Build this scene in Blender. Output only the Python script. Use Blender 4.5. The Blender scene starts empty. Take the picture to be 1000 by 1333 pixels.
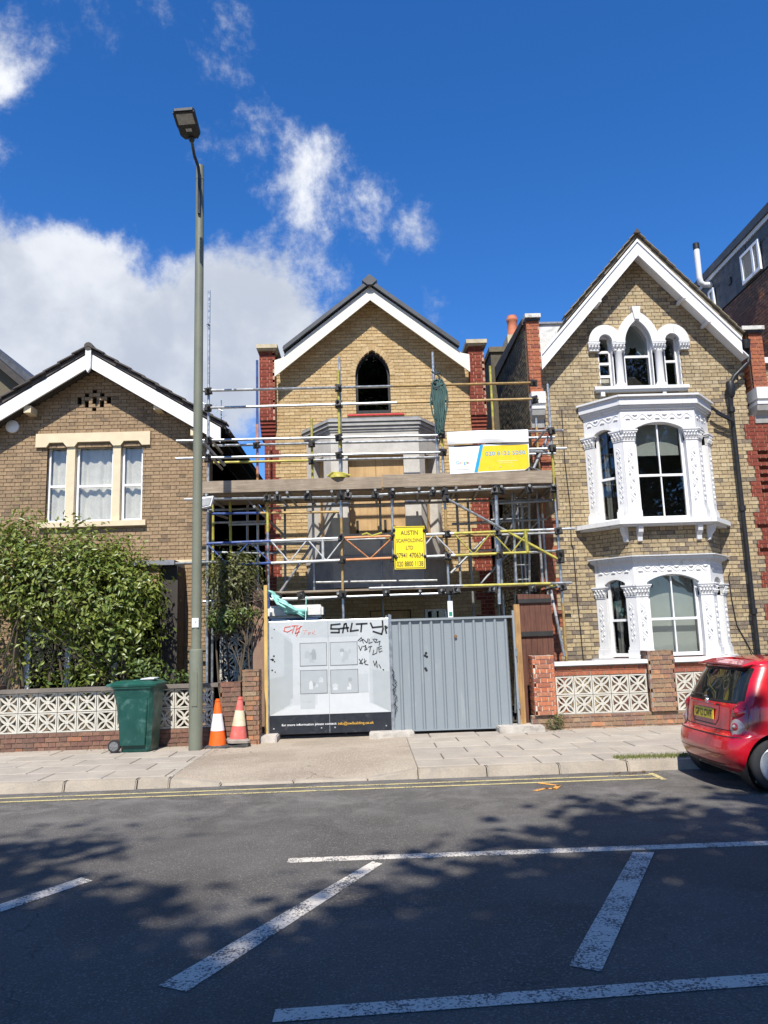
import bpy, bmesh, math, random
from mathutils import Vector, Matrix
import numpy as np
random.seed(7); RS = np.random.RandomState(5)
R = math.radians
C = bpy.context.scene.collection
sc = bpy.context.scene
V3 = Vector

# ------------------------------------------------------------------ camera
CAM_H = 1.65
YAW, PITCH, ROLL = R(1.3), R(9.4), R(1.85)
fw = V3((math.sin(YAW)*math.cos(PITCH), math.cos(YAW)*math.cos(PITCH), math.sin(PITCH)))
r0 = V3((math.cos(YAW), -math.sin(YAW), 0)); u0 = r0.cross(fw)
cu = u0*math.cos(ROLL) + r0*math.sin(ROLL); cr = r0*math.cos(ROLL) - u0*math.sin(ROLL)
cam_d = bpy.data.cameras.new('camera'); cam = bpy.data.objects.new('camera', cam_d); C.objects.link(cam)
cam_d.sensor_fit = 'HORIZONTAL'; cam_d.sensor_width = 36; cam_d.lens = 36.0
cam_d.clip_start = 0.05; cam_d.clip_end = 1500
mw = Matrix.Identity(4)
for i in range(3):
    mw[i][0], mw[i][1], mw[i][2] = cr[i], cu[i], -fw[i]
mw[2][3] = CAM_H
cam.matrix_world = mw; sc.camera = cam
def seen(p, m=1.0):
    d = V3(p) - V3((0, 0, CAM_H)); z = d.dot(fw)
    return z > .1 and abs(d.dot(cr)/z) < .5*m and abs(d.dot(cu)/z) < .667*m

# ------------------------------------------------------------------ light, sky, exposure
SUN_EL, SUN_AZ = R(53), R(6)         # azimuth: degrees to the left of straight behind the camera
sun_dir = V3((-math.sin(SUN_AZ)*math.cos(SUN_EL), -math.cos(SUN_AZ)*math.cos(SUN_EL), math.sin(SUN_EL)))
sd = bpy.data.lights.new('sun', 'SUN'); sd.energy = 5.0; sd.angle = R(.53); sd.color = (1, .955, .88)
so = bpy.data.objects.new('sun', sd); C.objects.link(so); so.location = sun_dir*60
so.rotation_euler = sun_dir.to_track_quat('Z', 'Y').to_euler()
sc.view_settings.view_transform = 'Standard'; sc.view_settings.look = 'None'
sc.view_settings.gamma = 1; sc.view_settings.use_curve_mapping = False
sc.view_settings.exposure = 0.5
sc.render.engine = 'CYCLES'
try:
    sc.cycles.use_denoising = True; sc.cycles.max_bounces = 8; sc.cycles.transparent_max_bounces = 12
    sc.cycles.sample_clamp_indirect = 6
except Exception: pass

W = bpy.data.worlds.new('World'); sc.world = W; W.use_nodes = True
nt = W.node_tree; N = nt.nodes; L = nt.links; N.clear()
def nd(tree, t, **kw):
    n = tree.nodes.new(t)
    for k, v in kw.items(): setattr(n, k, v)
    return n
def mth(tree, op, a, b=None, c=None, clamp=False):
    n = tree.nodes.new('ShaderNodeMath'); n.operation = op; n.use_clamp = clamp
    for i, x in enumerate((a, b, c)):
        if x is None: continue
        if hasattr(x, 'is_output'): tree.links.new(x, n.inputs[i])
        else: n.inputs[i].default_value = x
    return n.outputs[0]
def mixc(tree, fac, a, b, mode='MIX'):
    n = tree.nodes.new('ShaderNodeMix'); n.data_type = 'RGBA'; n.blend_type = mode
    for sock, x in ((n.inputs[0], fac), (n.inputs[6], a), (n.inputs[7], b)):
        if hasattr(x, 'is_output'): tree.links.new(x, sock)
        elif isinstance(x, (int, float)): sock.default_value = x
        else: sock.default_value = (*x[:3], 1)
    return n.outputs[2]
sky = nd(nt, 'ShaderNodeTexSky', sky_type='NISHITA', sun_disc=False)
sky.sun_elevation = SUN_EL; sky.sun_rotation = R(180) + SUN_AZ
sky.air_density = 1.0; sky.dust_density = .15; sky.ozone_density = 3.2
hs = nd(nt, 'ShaderNodeHueSaturation'); hs.inputs['Saturation'].default_value = 1.18; hs.inputs['Value'].default_value = 1.82
L.new(mixc(nt, 1.0, sky.outputs[0], (.88, 1.0, 1.28), 'MULTIPLY'), hs.inputs['Color'])
tc = nd(nt, 'ShaderNodeTexCoord'); D = tc.outputs['Generated']
sep = nd(nt, 'ShaderNodeSeparateXYZ'); L.new(D, sep.inputs[0])
zz = mth(nt, 'ADD', mth(nt, 'MAXIMUM', sep.outputs[2], 0.0), .22)
cmb = nd(nt, 'ShaderNodeCombineXYZ')
L.new(mth(nt, 'DIVIDE', sep.outputs[0], zz), cmb.inputs[0]); L.new(mth(nt, 'DIVIDE', sep.outputs[1], zz), cmb.inputs[1])
def noise(tree, vec, scale, detail=6, rough=.55, dist=0.0, out=0):
    n = tree.nodes.new('ShaderNodeTexNoise'); n.inputs['Scale'].default_value = scale
    n.inputs['Detail'].default_value = detail; n.inputs['Roughness'].default_value = rough; n.inputs['Distortion'].default_value = dist
    if vec is not None: tree.links.new(vec, n.inputs['Vector'])
    return n.outputs[out]
def mapr(tree, x, a, b, c=0., d=1., smooth=True):
    n = tree.nodes.new('ShaderNodeMapRange'); n.interpolation_type = 'SMOOTHSTEP' if smooth else 'LINEAR'
    tree.links.new(x, n.inputs[0])
    for i, v in enumerate((a, b, c, d)): n.inputs[i+1].default_value = v
    return n.outputs[0]
n1 = noise(nt, D, 5.6, 13, .66, .10)
n2 = noise(nt, D, 2.1, 4, .5, .0)
dens = mth(nt, 'MULTIPLY_ADD', n1, 1.55, mth(nt, 'MULTIPLY_ADD', n2, .35, -.45))
# the cumulus banks that hang over the street: direction, angular radius, weight
banks = [
    (-0.3972, 0.8428, 0.3631, 10, 0.22),
    (-0.3105, 0.8686, 0.3862, 10, 0.22),
    (-0.2176, 0.8982, 0.3819, 9, 0.2),
    (-0.1351, 0.9126, 0.3859, 8, 0.17),
    (-0.0694, 0.9266, 0.3696, 7, 0.12),
    (-0.3292, 0.8421, 0.4271, 5, 0.12),
    (-0.4909, 0.7958, 0.3545, 13, 0.24),
    (-0.3733, 0.8747, 0.3090, 10, 0.18),
    (-0.1661, 0.9253, 0.3411, 9, 0.18),
    (-0.1014, 0.8772, 0.4694, 6, 0.07),
    (-0.0242, 0.8539, 0.5199, 6, 0.1),
    (0.0310, 0.8653, 0.5003, 5, 0.09),
    (0.1056, 0.8638, 0.4927, 4, 0.12),
    (-0.1432, 0.7963, 0.5877, 6, 0.055),
    (-0.1806, 0.7678, 0.6147, 4, 0.03),
    (-0.3608, 0.7022, 0.6138, 5, 0.22),
    (-0.3827, 0.7281, 0.5687, 5, 0.22),
    (-0.3851, 0.7638, 0.5179, 3, 0.15),
    (-0.2570, 0.7148, 0.6503, 5, 0.15),
    (0.1154, 0.9171, 0.3816, 4, 0.14),
    (-0.0461, 0.8896, 0.4544, 6, 0.06),
    (0.3689, 0.7612, 0.5333, 14, -0.22),
    (0.2056, 0.7720, 0.6014, 14, -0.24),
    (0.2686, 0.8527, 0.4480, 10, -0.2),
    (0.3974, 0.6993, 0.5942, 13, -0.22),
    (0.0851, 0.7564, 0.6485, 10, -0.2),
    (-0.2645, 0.7973, 0.5426, 8, -0.12),
    (-0.3330, 0.8003, 0.4986, 5, -0.1),
    (-0.0513, 0.7570, 0.6513, 6, -0.14),
    (0.4554, 0.7901, 0.4104, 9, -0.2)]
for (dx, dy, dz, rad, amp) in banks:
    v = nd(nt, 'ShaderNodeVectorMath', operation='DOT_PRODUCT'); L.new(D, v.inputs[0]); v.inputs[1].default_value = (dx, dy, dz)
    m = mapr(nt, v.outputs['Value'], math.cos(R(rad)), 1.0, 0, amp)
    dens = mth(nt, 'ADD', dens, m)
cov = mth(nt, 'POWER', mapr(nt, dens, .60, .93), 1.1)
shade = mapr(nt, noise(nt, D, 7.5, 6, .55, .1), .36, .64)
low = mapr(nt, sep.outputs[2], .30, .62)
bright = mth(nt, 'MULTIPLY', mapr(nt, dens, .62, .80, .6, 1.), mth(nt, 'MULTIPLY_ADD', shade, .6, .4))
ccol = mixc(nt, mth(nt, 'MULTIPLY', bright, mth(nt, 'MULTIPLY_ADD', low, .4, .6)), (5.2, 6.0, 7.4), (13.5, 13.7, 14.0))
cl = mixc(nt, mth(nt, 'MULTIPLY', cov, .93), hs.outputs[0], ccol)
bg = nd(nt, 'ShaderNodeBackground'); bg.inputs[1].default_value = .056
L.new(cl, bg.inputs[0]); wo = nd(nt, 'ShaderNodeOutputWorld'); L.new(bg.outputs[0], wo.inputs[0])

# ------------------------------------------------------------------ materials
MATS = {}
def newmat(name):
    m = bpy.data.materials.new(name); m.use_nodes = True; MATS[name] = m
    t = m.node_tree; b = t.nodes['Principled BSDF']
    return m, t, b
def posn(t):
    return t.nodes.new('ShaderNodeNewGeometry').outputs['Position']
def objc(t):
    return t.nodes.new('ShaderNodeTexCoord').outputs['Object']
def bump(t, b, h, strength=.3, dist=.01):
    n = t.nodes.new('ShaderNodeBump'); n.inputs['Strength'].default_value = strength; n.inputs['Distance'].default_value = dist
    t.links.new(h, n.inputs['Height']); t.links.new(n.outputs[0], b.inputs['Normal'])
def ramp(t, x, stops, interp='LINEAR'):
    n = t.nodes.new('ShaderNodeValToRGB'); n.color_ramp.interpolation = interp; e = n.color_ramp.elements
    while len(e) < len(stops): e.new(.5)
    for k, (p, c) in enumerate(stops): e[k].position = p; e[k].color = (*c, 1)
    t.links.new(x, n.inputs[0]); return n.outputs[0]
def rnd(t):
    g = t.nodes.new('ShaderNodeNewGeometry').outputs['Random Per Island']; o = t.nodes.new('ShaderNodeObjectInfo').outputs['Random']
    return mth(t, 'FRACT', mth(t, 'MULTIPLY_ADD', o, 7.31, mth(t, 'MULTIPLY', g, 5.17)))
def mat(name, col, rough=.7, metal=0., var=.18, vs=6., fine=.12, fs=60., bmp=.15, bs=90., spec=None, col2=None, c2=(3., .55, .75), coat=0., obj=False):
    """plain surface: base colour with slow and fine mottling, an optional second colour in patches, fine relief"""
    m, t, b = newmat(name); p = objc(t) if obj else posn(t)
    a = mapr(t, noise(t, p, vs, 5, .6), .3, .7, 1-var, 1+var*.6)
    f = mapr(t, noise(t, p, fs, 4, .6), .3, .7, 1-fine, 1+fine*.6)
    k = mth(t, 'MULTIPLY', a, f)
    base = col
    if col2: base = mixc(t, mapr(t, noise(t, p, c2[0], 7, .65, .3), c2[1], c2[2]), col, col2)
    vm = t.nodes.new('ShaderNodeVectorMath'); vm.operation = 'SCALE'
    if isinstance(base, tuple): vm.inputs[0].default_value = base
    else: t.links.new(base, vm.inputs[0])
    t.links.new(k, vm.inputs['Scale']); t.links.new(vm.outputs[0], b.inputs['Base Color'])
    b.inputs['Metallic'].default_value = metal
    t.links.new(mapr(t, noise(t, p, vs*2, 4), .3, .7, max(0, rough-.1), min(1, rough+.1)), b.inputs['Roughness'])
    if spec is not None: b.inputs['Specular IOR Level'].default_value = spec
    if coat: b.inputs['Coat Weight'].default_value = coat; b.inputs['Coat Roughness'].default_value = .04
    if bmp: bump(t, b, noise(t, p, bs, 5, .6), bmp, .006)
    return m
def brickmat(name, stops, dirt=None, dirt_rng=(.5, .7), dark=None, rough=.88, bs=140., amt=.45, zdark=None, f=1.):
    m, t, b = newmat(name); p = posn(t); r = rnd(t)
    col = ramp(t, r, stops)
    if dark:          # weathered bricks, more of them in some patches of wall than in others
        r2 = mth(t, 'FRACT', mth(t, 'MULTIPLY', r, 13.7))
        patch = noise(t, p, dark[1], 3, .5)
        if zdark:
            sp = t.nodes.new('ShaderNodeSeparateXYZ'); t.links.new(p, sp.inputs[0])
            patch = mth(t, 'ADD', patch, mapr(t, sp.outputs[2], zdark[0], zdark[1], zdark[2], 0))
        sel = mapr(t, mth(t, 'ADD', r2, patch), dark[2], dark[2]+.18)
        col = mixc(t, sel, col, dark[0])
    if dirt: col = mixc(t, mth(t, 'MULTIPLY', mapr(t, noise(t, p, 1.3, 6, .65, .4), *dirt_rng), dirt[1]), col, dirt[0])
    k = mth(t, 'MULTIPLY', mapr(t, noise(t, p, 22, 4, .6), .3, .7, .80*f, 1.12*f), mapr(t, noise(t, p, 150, 3, .6), .3, .7, .86, 1.1))
    vm = t.nodes.new('ShaderNodeVectorMath'); vm.operation = 'SCALE'; t.links.new(col, vm.inputs[0]); t.links.new(k, vm.inputs['Scale'])
    t.links.new(vm.outputs[0], b.inputs['Base Color']); b.inputs['Roughness'].default_value = rough; b.inputs['Specular IOR Level'].default_value = .25
    bump(t, b, noise(t, p, bs, 5, .65), amt, .006)
    return m

brickmat('brick_new_yellow', [(0, (.50, .345, .165)), (.35, (.59, .425, .215)), (.7, (.63, .465, .25)), (1, (.54, .38, .185))], dirt=((.42, .31, .17), .35), f=0.86)
brickmat('brick_tan', [(0, (.33, .225, .13)), (.3, (.40, .275, .165)), (.6, (.42, .295, .175)), (.85, (.36, .245, .14)), (1, (.46, .32, .195))], dirt=((.25, .18, .115), .6), dirt_rng=(.45, .68), dark=((.24, .17, .11), 1.4, 1.36), f=0.84)
brickmat('brick_stock', [(0, (.45, .35, .205)), (.3, (.53, .425, .26)), (.55, (.49, .38, .22)), (.8, (.41, .31, .185)), (1, (.57, .465, .30))], dirt=((.28, .22, .14), .65), dirt_rng=(.46, .70), dark=((.23, .185, .14), 1.2, 1.33), zdark=(1.5, 5.0, .30), f=.86)
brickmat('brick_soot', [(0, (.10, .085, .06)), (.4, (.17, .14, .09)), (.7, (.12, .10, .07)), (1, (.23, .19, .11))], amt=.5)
brickmat('brick_red', [(0, (.23, .052, .034)), (.4, (.30, .072, .045)), (.75, (.26, .06, .04)), (1, (.35, .10, .06))], dirt=((.17, .05, .036), .4), f=.80)
brickmat('brick_red_old', [(0, (.40, .13, .07)), (.4, (.48, .17, .085)), (.75, (.42, .14, .075)), (1, (.30, .10, .07))], dirt=((.17, .08, .06), .5), f=0.85)
brickmat('brick_orange', [(0, (.47, .15, .075)), (.35, (.55, .20, .10)), (.6, (.50, .165, .085)), (.8, (.27, .11, .08)), (1, (.58, .25, .13))], f=0.9)
brickmat('brick_plum', [(0, (.17, .085, .065)), (.35, (.23, .12, .085)), (.6, (.20, .105, .08)), (.8, (.28, .15, .10)), (.93, (.24, .12, .08)), (1, (.48, .18, .08))], dirt=((.16, .115, .085), .7), dirt_rng=(.42, .66))
brickmat('brick_mixed', [(0, (.24, .14, .09)), (.3, (.30, .20, .12)), (.55, (.36, .18, .10)), (.75, (.22, .13, .10)), (.9, (.33, .24, .15)), (1, (.55, .21, .09))], dirt=((.20, .15, .10), .5))
mat('mortar_tan', (.33, .225, .115), .95, bmp=.3); mat('mortar_dark', (.15, .125, .095), .95, bmp=.4, col2=(.27, .225, .15)); mat('mortar_brown', (.20, .145, .09), .95, bmp=.4)
mat('mortar_pale', (.62, .53, .42), .95, bmp=.3); mat('mortar_grey', (.33, .29, .24), .95, bmp=.4); mat('mortar_buff', (.44, .28, .19), .95, bmp=.3)
def streaked(name, col, dirt, k=.5):
    m, t, b = newmat(name); p = posn(t); mp = t.nodes.new('ShaderNodeMapping'); t.links.new(p, mp.inputs[0]); mp.inputs['Scale'].default_value = (9, 9, .9)
    s = mapr(t, noise(t, mp.outputs[0], 1.6, 6, .65, .3), .50, .74); q = mapr(t, noise(t, p, 2.2, 5, .6), .40, .66); c = mixc(t, mth(t, 'MULTIPLY', mth(t, 'MULTIPLY', s, q), k), col, dirt)
    c = mixc(t, mth(t, 'MULTIPLY', mapr(t, noise(t, p, 26, 5, .7), .58, .74), .4), c, dirt)
    t.links.new(c, b.inputs['Base Color']); b.inputs['Roughness'].default_value = .55; bump(t, b, noise(t, p, 60, 5, .6), .18, .006); return m
streaked('white_paint', (.74, .74, .735), (.52, .50, .46), .5); streaked('white_paint_old', (.68, .68, .675), (.36, .34, .30), .75)
streaked('gate_grey', (.225, .255, .27), (.36, .375, .375), .55)
mat('cream_paint', (.66, .545, .36), .6, var=.07, fine=.04, bmp=.08)
mat('barge_cream', (.72, .68, .57), .55, var=.05, fine=.03, bmp=.05)
mat('upvc', (.82, .83, .84), .28, var=.02, fine=.0, bmp=0)
mat('stone_grey', (.38, .37, .345), .85, var=.15, fine=.10, bmp=.25, col2=(.30, .29, .27), c2=(1.6, .5, .7))
mat('stone_new', (.50, .475, .425), .85, var=.12, fine=.10, bmp=.25)
mat('cap_stone', (.50, .43, .29), .9, bmp=.3); mat('cap_white', (.60, .59, .54), .85, bmp=.35, col2=(.25, .24, .21), c2=(7, .5, .65))
mat('concrete', (.47, .43, .37), .92, bmp=.45, bs=60, col2=(.30, .27, .23), c2=(5, .5, .7))
mat('screen_white', (.56, .53, .45), .85, var=.12, fine=.1, bmp=.3, col2=(.42, .36, .27), c2=(6, .55, .75))
mat('coping_dark', (.17, .145, .12), .9, bmp=.4)
mat('slate', (.055, .06, .068), .55, var=.3, vs=4, bmp=.2); mat('roof_tile_dark', (.075, .062, .055), .85, var=.3, bmp=.4)
mat('roof_tile_olive', (.24, .20, .135), .9, var=.3, bmp=.4, col2=(.13, .11, .08), c2=(6, .5, .7)); mat('lead', (.22, .23, .25), .5, var=.2)
mat('dark_timber_and_shade', (.05, .042, .036), .8); mat('interior_dark', (.030, .029, .028), .9, bmp=0); mat('black_paint', (.012, .012, .013), .5, bmp=.05)
mat('render_brown', (.27, .17, .12), .9, bmp=.2); mat('terracotta', (.52, .17, .085), .8, bmp=.2); mat('render_white', (.70, .70, .68), .85, bmp=.3, col2=(.45, .45, .43), c2=(4, .5, .72))
mat('galv', (.43, .45, .46), .42, .75, var=.25, vs=9, bmp=.08); mat('galv_dull', (.30, .31, .31), .55, .6, var=.3, vs=9, col2=(.16, .13, .10), c2=(14, .6, .75))
for nm, c in (('tube_yellow', (.42, .37, .06)), ('tube_ochre', (.36, .235, .085)), ('tube_blue', (.04, .08, .24)), ('tube_orange', (.50, .20, .07))):
    mat(nm, c, .55, .1, var=.3, vs=9, col2=(.35, .33, .29), c2=(16, .58, .75))
mat('tube_pale', (.50, .50, .485), .5, .2, var=.2, vs=9, col2=(.30, .29, .27), c2=(14, .55, .75)); mat('coupler_steel', (.045, .042, .04), .6, .3); 
def woodmat(name, c1, c2, axis='X', sc_=1.):
    m, t, b = newmat(name); p = posn(t); mp = t.nodes.new('ShaderNodeMapping'); t.links.new(p, mp.inputs[0])
    mp.inputs['Scale'].default_value = (1.2*sc_, 22*sc_, 22*sc_) if axis == 'X' else (22*sc_, 22*sc_, 1.2*sc_)
    n = noise(t, mp.outputs[0], 2.5, 7, .65, .5); st = mapr(t, noise(t, p, 3.1, 5, .6), .35, .7)
    col = mixc(t, mapr(t, n, .32, .68), c1, c2); col = mixc(t, mth(t, 'MULTIPLY', st, .45), col, tuple(x*.55 for x in c1))
    t.links.new(col, b.inputs['Base Color']); b.inputs['Roughness'].default_value = .85; bump(t, b, n, .35, .006); return m
woodmat('board_wood', (.24, .185, .13), (.37, .30, .22)); woodmat('timber_post', (.30, .165, .06), (.45, .27, .11), 'Z'); woodmat('timber_yellow', (.56, .36, .10), (.68, .47, .16), 'Z')
woodmat('plywood', (.45, .29, .13), (.54, .36, .18), 'Z', .4); woodmat('fence_red', (.10, .04, .025), (.16, .065, .04), 'Z'); woodmat('batten_pale', (.46, .37, .22), (.6, .5, .33), 'Z')
def glassmat(name, tint=(.55, .60, .60), refl=1.0, ior=1.5):
    m, t, b = newmat(name); t.nodes.remove(b); out = t.nodes['Material Output']
    tr = t.nodes.new('ShaderNodeBsdfTransparent'); tr.inputs[0].default_value = (*tint, 1)
    gl = t.nodes.new('ShaderNodeBsdfGlossy'); gl.inputs['Roughness'].default_value = .015; gl.inputs[0].default_value = (refl, refl, refl, 1)
    p = posn(t); bn = t.nodes.new('ShaderNodeBump'); bn.inputs['Strength'].default_value = .06; bn.inputs['Distance'].default_value = .02
    t.links.new(noise(t, p, 2.2, 2), bn.inputs['Height']); t.links.new(bn.outputs[0], gl.inputs['Normal'])
    ge = t.nodes.new('ShaderNodeNewGeometry'); dt = t.nodes.new('ShaderNodeVectorMath'); dt.operation = 'DOT_PRODUCT'; t.links.new(ge.outputs['Incoming'], dt.inputs[0]); t.links.new(ge.outputs['Normal'], dt.inputs[1])
    k5 = mth(t, 'POWER', mth(t, 'SUBTRACT', 1., mth(t, 'ABSOLUTE', dt.outputs['Value'])), 5.)
    mx = t.nodes.new('ShaderNodeMixShader'); t.links.new(mth(t, 'MULTIPLY_ADD', k5, .92, .055, clamp=True), mx.inputs[0]); t.links.new(tr.outputs[0], mx.inputs[1]); t.links.new(gl.outputs[0], mx.inputs[2])
    t.links.new(mx.outputs[0], out.inputs[0]); return m
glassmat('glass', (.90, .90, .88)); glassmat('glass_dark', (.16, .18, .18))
mat('tail_red', (.55, .03, .04), .5); mat('blind', (.30, .34, .33), .9, var=.06, bmp=.05); mat('curtain', (.74, .72, .66), .95, var=.10, bmp=.05); mat('net_dark', (.16, .17, .17), .95)

# ------------------------------------------------------------------ mesh helper
class Fr:
    def __init__(s, o, u=(1, 0, 0), v=(0, 0, 1)):
        s.o = V3(o); s.u = V3(u).normalized(); s.v = V3(v).normalized(); s.n = s.u.cross(s.v)
    def p(s, a, b, c=0.): return s.o + s.u*a + s.v*b + s.n*c
def facade(y): return Fr((0, y, 0))
class MB:
    def __init__(s): s.v = []; s.f = []; s.m = []; s.c = 0
    def add(s, vs, fs):
        b = len(s.v); s.v.extend([tuple(x) for x in vs]); s.f.extend([[i+b for i in f] for f in fs]); s.m.extend([s.c]*len(fs)); return s
    def hexa(s, q): return s.add(q, [(0, 1, 2, 3), (7, 6, 5, 4), (0, 4, 5, 1), (1, 5, 6, 2), (2, 6, 7, 3), (3, 7, 4, 0)])
    def box(s, x0, x1, y0, y1, z0, z1): return s.hexa([(x0, y1, z0), (x1, y1, z0), (x1, y1, z1), (x0, y1, z1), (x0, y0, z0), (x1, y0, z0), (x1, y0, z1), (x0, y0, z1)])
    def fb(s, F, u0, u1, v0, v1, n0, n1): return s.hexa([F.p(u0, v0, n0), F.p(u1, v0, n0), F.p(u1, v1, n0), F.p(u0, v1, n0), F.p(u0, v0, n1), F.p(u1, v0, n1), F.p(u1, v1, n1), F.p(u0, v1, n1)])
    def brick(s, F, u0, u1, v0, v1, n0, n1):   # five faces: a brick bedded in its wall
        q = [F.p(u0, v0, n0), F.p(u1, v0, n0), F.p(u1, v1, n0), F.p(u0, v1, n0), F.p(u0, v0, n1), F.p(u1, v0, n1), F.p(u1, v1, n1), F.p(u0, v1, n1)]
        return s.add(q, [(4, 5, 6, 7), (0, 1, 5, 4), (1, 2, 6, 5), (2, 3, 7, 6), (3, 0, 4, 7)])
    def prism(s, F, pts, n0, n1):
        k = len(pts); a = [F.p(u, v, n0) for u, v in pts] + [F.p(u, v, n1) for u, v in pts]
        return s.add(a, [tuple(range(k-1, -1, -1)), tuple(range(k, 2*k))] + [(i, (i+1) % k, k+(i+1) % k, k+i) for i in range(k)])
    def strip(s, F, A, B, n0, n1, closed=False):
        k = len(A)
        for i in range(k if closed else k-1):
            j = (i+1) % k
            q = [F.p(*A[i], n0), F.p(*A[j], n0), F.p(*B[j], n0), F.p(*B[i], n0), F.p(*A[i], n1), F.p(*A[j], n1), F.p(*B[j], n1), F.p(*B[i], n1)]
            s.add(q, [(0, 1, 2, 3), (7, 6, 5, 4), (0, 4, 5, 1), (2, 6, 7, 3)] + ([] if closed else ([(3, 7, 4, 0)] if i == 0 else []) + ([(1, 5, 6, 2)] if i == k-2 else [])))
        return s
    def tube(s, p, q, r, n=8, r2=None, caps=True):
        p, q = V3(p), V3(q); d = (q-p).normalized(); a = d.orthogonal().normalized(); b = d.cross(a); r2 = r if r2 is None else r2
        vs = []
        for c, rr in ((p, r), (q, r2)):
            for i in range(n): t = 2*math.pi*i/n; vs.append(c+a*(math.cos(t)*rr)+b*(math.sin(t)*rr))
        fs = [(i, (i+1) % n, n+(i+1) % n, n+i) for i in range(n)]
        if caps: fs += [tuple(range(n-1, -1, -1)), tuple(range(n, 2*n))]
        return s.add(vs, fs)
    def path(s, pts, r, n=6, caps=True):
        pts = [V3(p) for p in pts]; k = len(pts); rs = r if isinstance(r, (list, tuple)) else [r]*k
        d = (pts[1]-pts[0]).normalized(); a = d.orthogonal().normalized(); vs = []
        for i, p in enumerate(pts):
            t = (pts[min(i+1, k-1)]-pts[max(i-1, 0)]).normalized(); a = (a-t*a.dot(t)).normalized(); b = t.cross(a)
            for j in range(n): w = 2*math.pi*j/n; vs.append(p+a*(math.cos(w)*rs[i])+b*(math.sin(w)*rs[i]))
        fs = [(i*n+j, i*n+(j+1) % n, (i+1)*n+(j+1) % n, (i+1)*n+j) for i in range(k-1) for j in range(n)]
        if caps: fs += [tuple(range(n-1, -1, -1)), tuple(range((k-1)*n, k*n))]
        return s.add(vs, fs)
    def lathe(s, c, prof, n=20, ax=(0, 0, 1), caps=True):
        c = V3(c); d = V3(ax).normalized(); a = d.orthogonal().normalized(); b = d.cross(a); vs = []
        for r, h in prof:
            for i in range(n): t = 2*math.pi*i/n; vs.append(c+d*h+a*(math.cos(t)*r)+b*(math.sin(t)*r))
        k = len(prof); fs = [(i*n+j, i*n+(j+1) % n, (i+1)*n+(j+1) % n, (i+1)*n+j) for i in range(k-1) for j in range(n)]
        if caps: fs += [tuple(range(n-1, -1, -1)), tuple(range((k-1)*n, k*n))]
        return s.add(vs, fs)
    def ribbon(s, F, pts, w, n0, n1):
        for (a, b) in zip(pts, pts[1:]):
            dx, dy = b[0]-a[0], b[1]-a[1]; l = math.hypot(dx, dy) or 1; ox, oy = -dy/l*w/2, dx/l*w/2; ex, ey = dx/l*w*.35, dy/l*w*.35
            s.prism(F, [(a[0]-ox-ex, a[1]-oy-ey), (b[0]-ox+ex, b[1]-oy+ey), (b[0]+ox+ex, b[1]+oy+ey), (a[0]+ox-ex, a[1]+oy-ey)], n0, n1)
        return s
    def mesh(s, name, mats, smooth=False):
        me = bpy.data.meshes.new(name); me.from_pydata(s.v, [], s.f)
        for m in (mats if isinstance(mats, (list, tuple)) else [mats]): me.materials.append(MATS[m])
        if max(s.m, default=0) > 0: me.polygons.foreach_set('material_index', s.m)
        if smooth:
            me.polygons.foreach_set('use_smooth', [True]*len(me.polygons))
            if smooth != 'all': me.set_sharp_from_angle(angle=R(40))
        return me
def props(o, label=None, cat=None, group=None, kind=None):
    for k, v in (('label', label), ('category', cat), ('group', group), ('kind', kind)):
        if v: o[k] = v
    return o
def thing(name, label, cat, loc=(0, 0, 0), group=None):
    o = bpy.data.objects.new(name, None); C.objects.link(o); o.location = loc; o.empty_display_size = .2
    return props(o, label, cat, group)
def link(o, parent, local=False):
    C.objects.link(o)
    if parent is not None:
        o.parent = parent
        if parent.type == 'EMPTY' and not local: o.matrix_parent_inverse = Matrix.Translation(-parent.location)
    return o
def part(parent, name, mb, mats, smooth=False, label=None, kind=None, local=False):
    me = mb.mesh(name, mats, smooth) if isinstance(mb, MB) else mb
    o = bpy.data.objects.new(name, me); link(o, parent, local); return props(o, label, None, None, kind)
def single(name, mb, mats, label, cat, smooth=False, group=None):
    o = bpy.data.objects.new(name, mb.mesh(name, mats, smooth)); C.objects.link(o); return props(o, label, cat, group)
def setting(name, mb, mats, smooth=False, kind='structure'):
    o = bpy.data.objects.new(name, mb.mesh(name, mats, smooth)); C.objects.link(o); return props(o, kind=kind)

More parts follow.
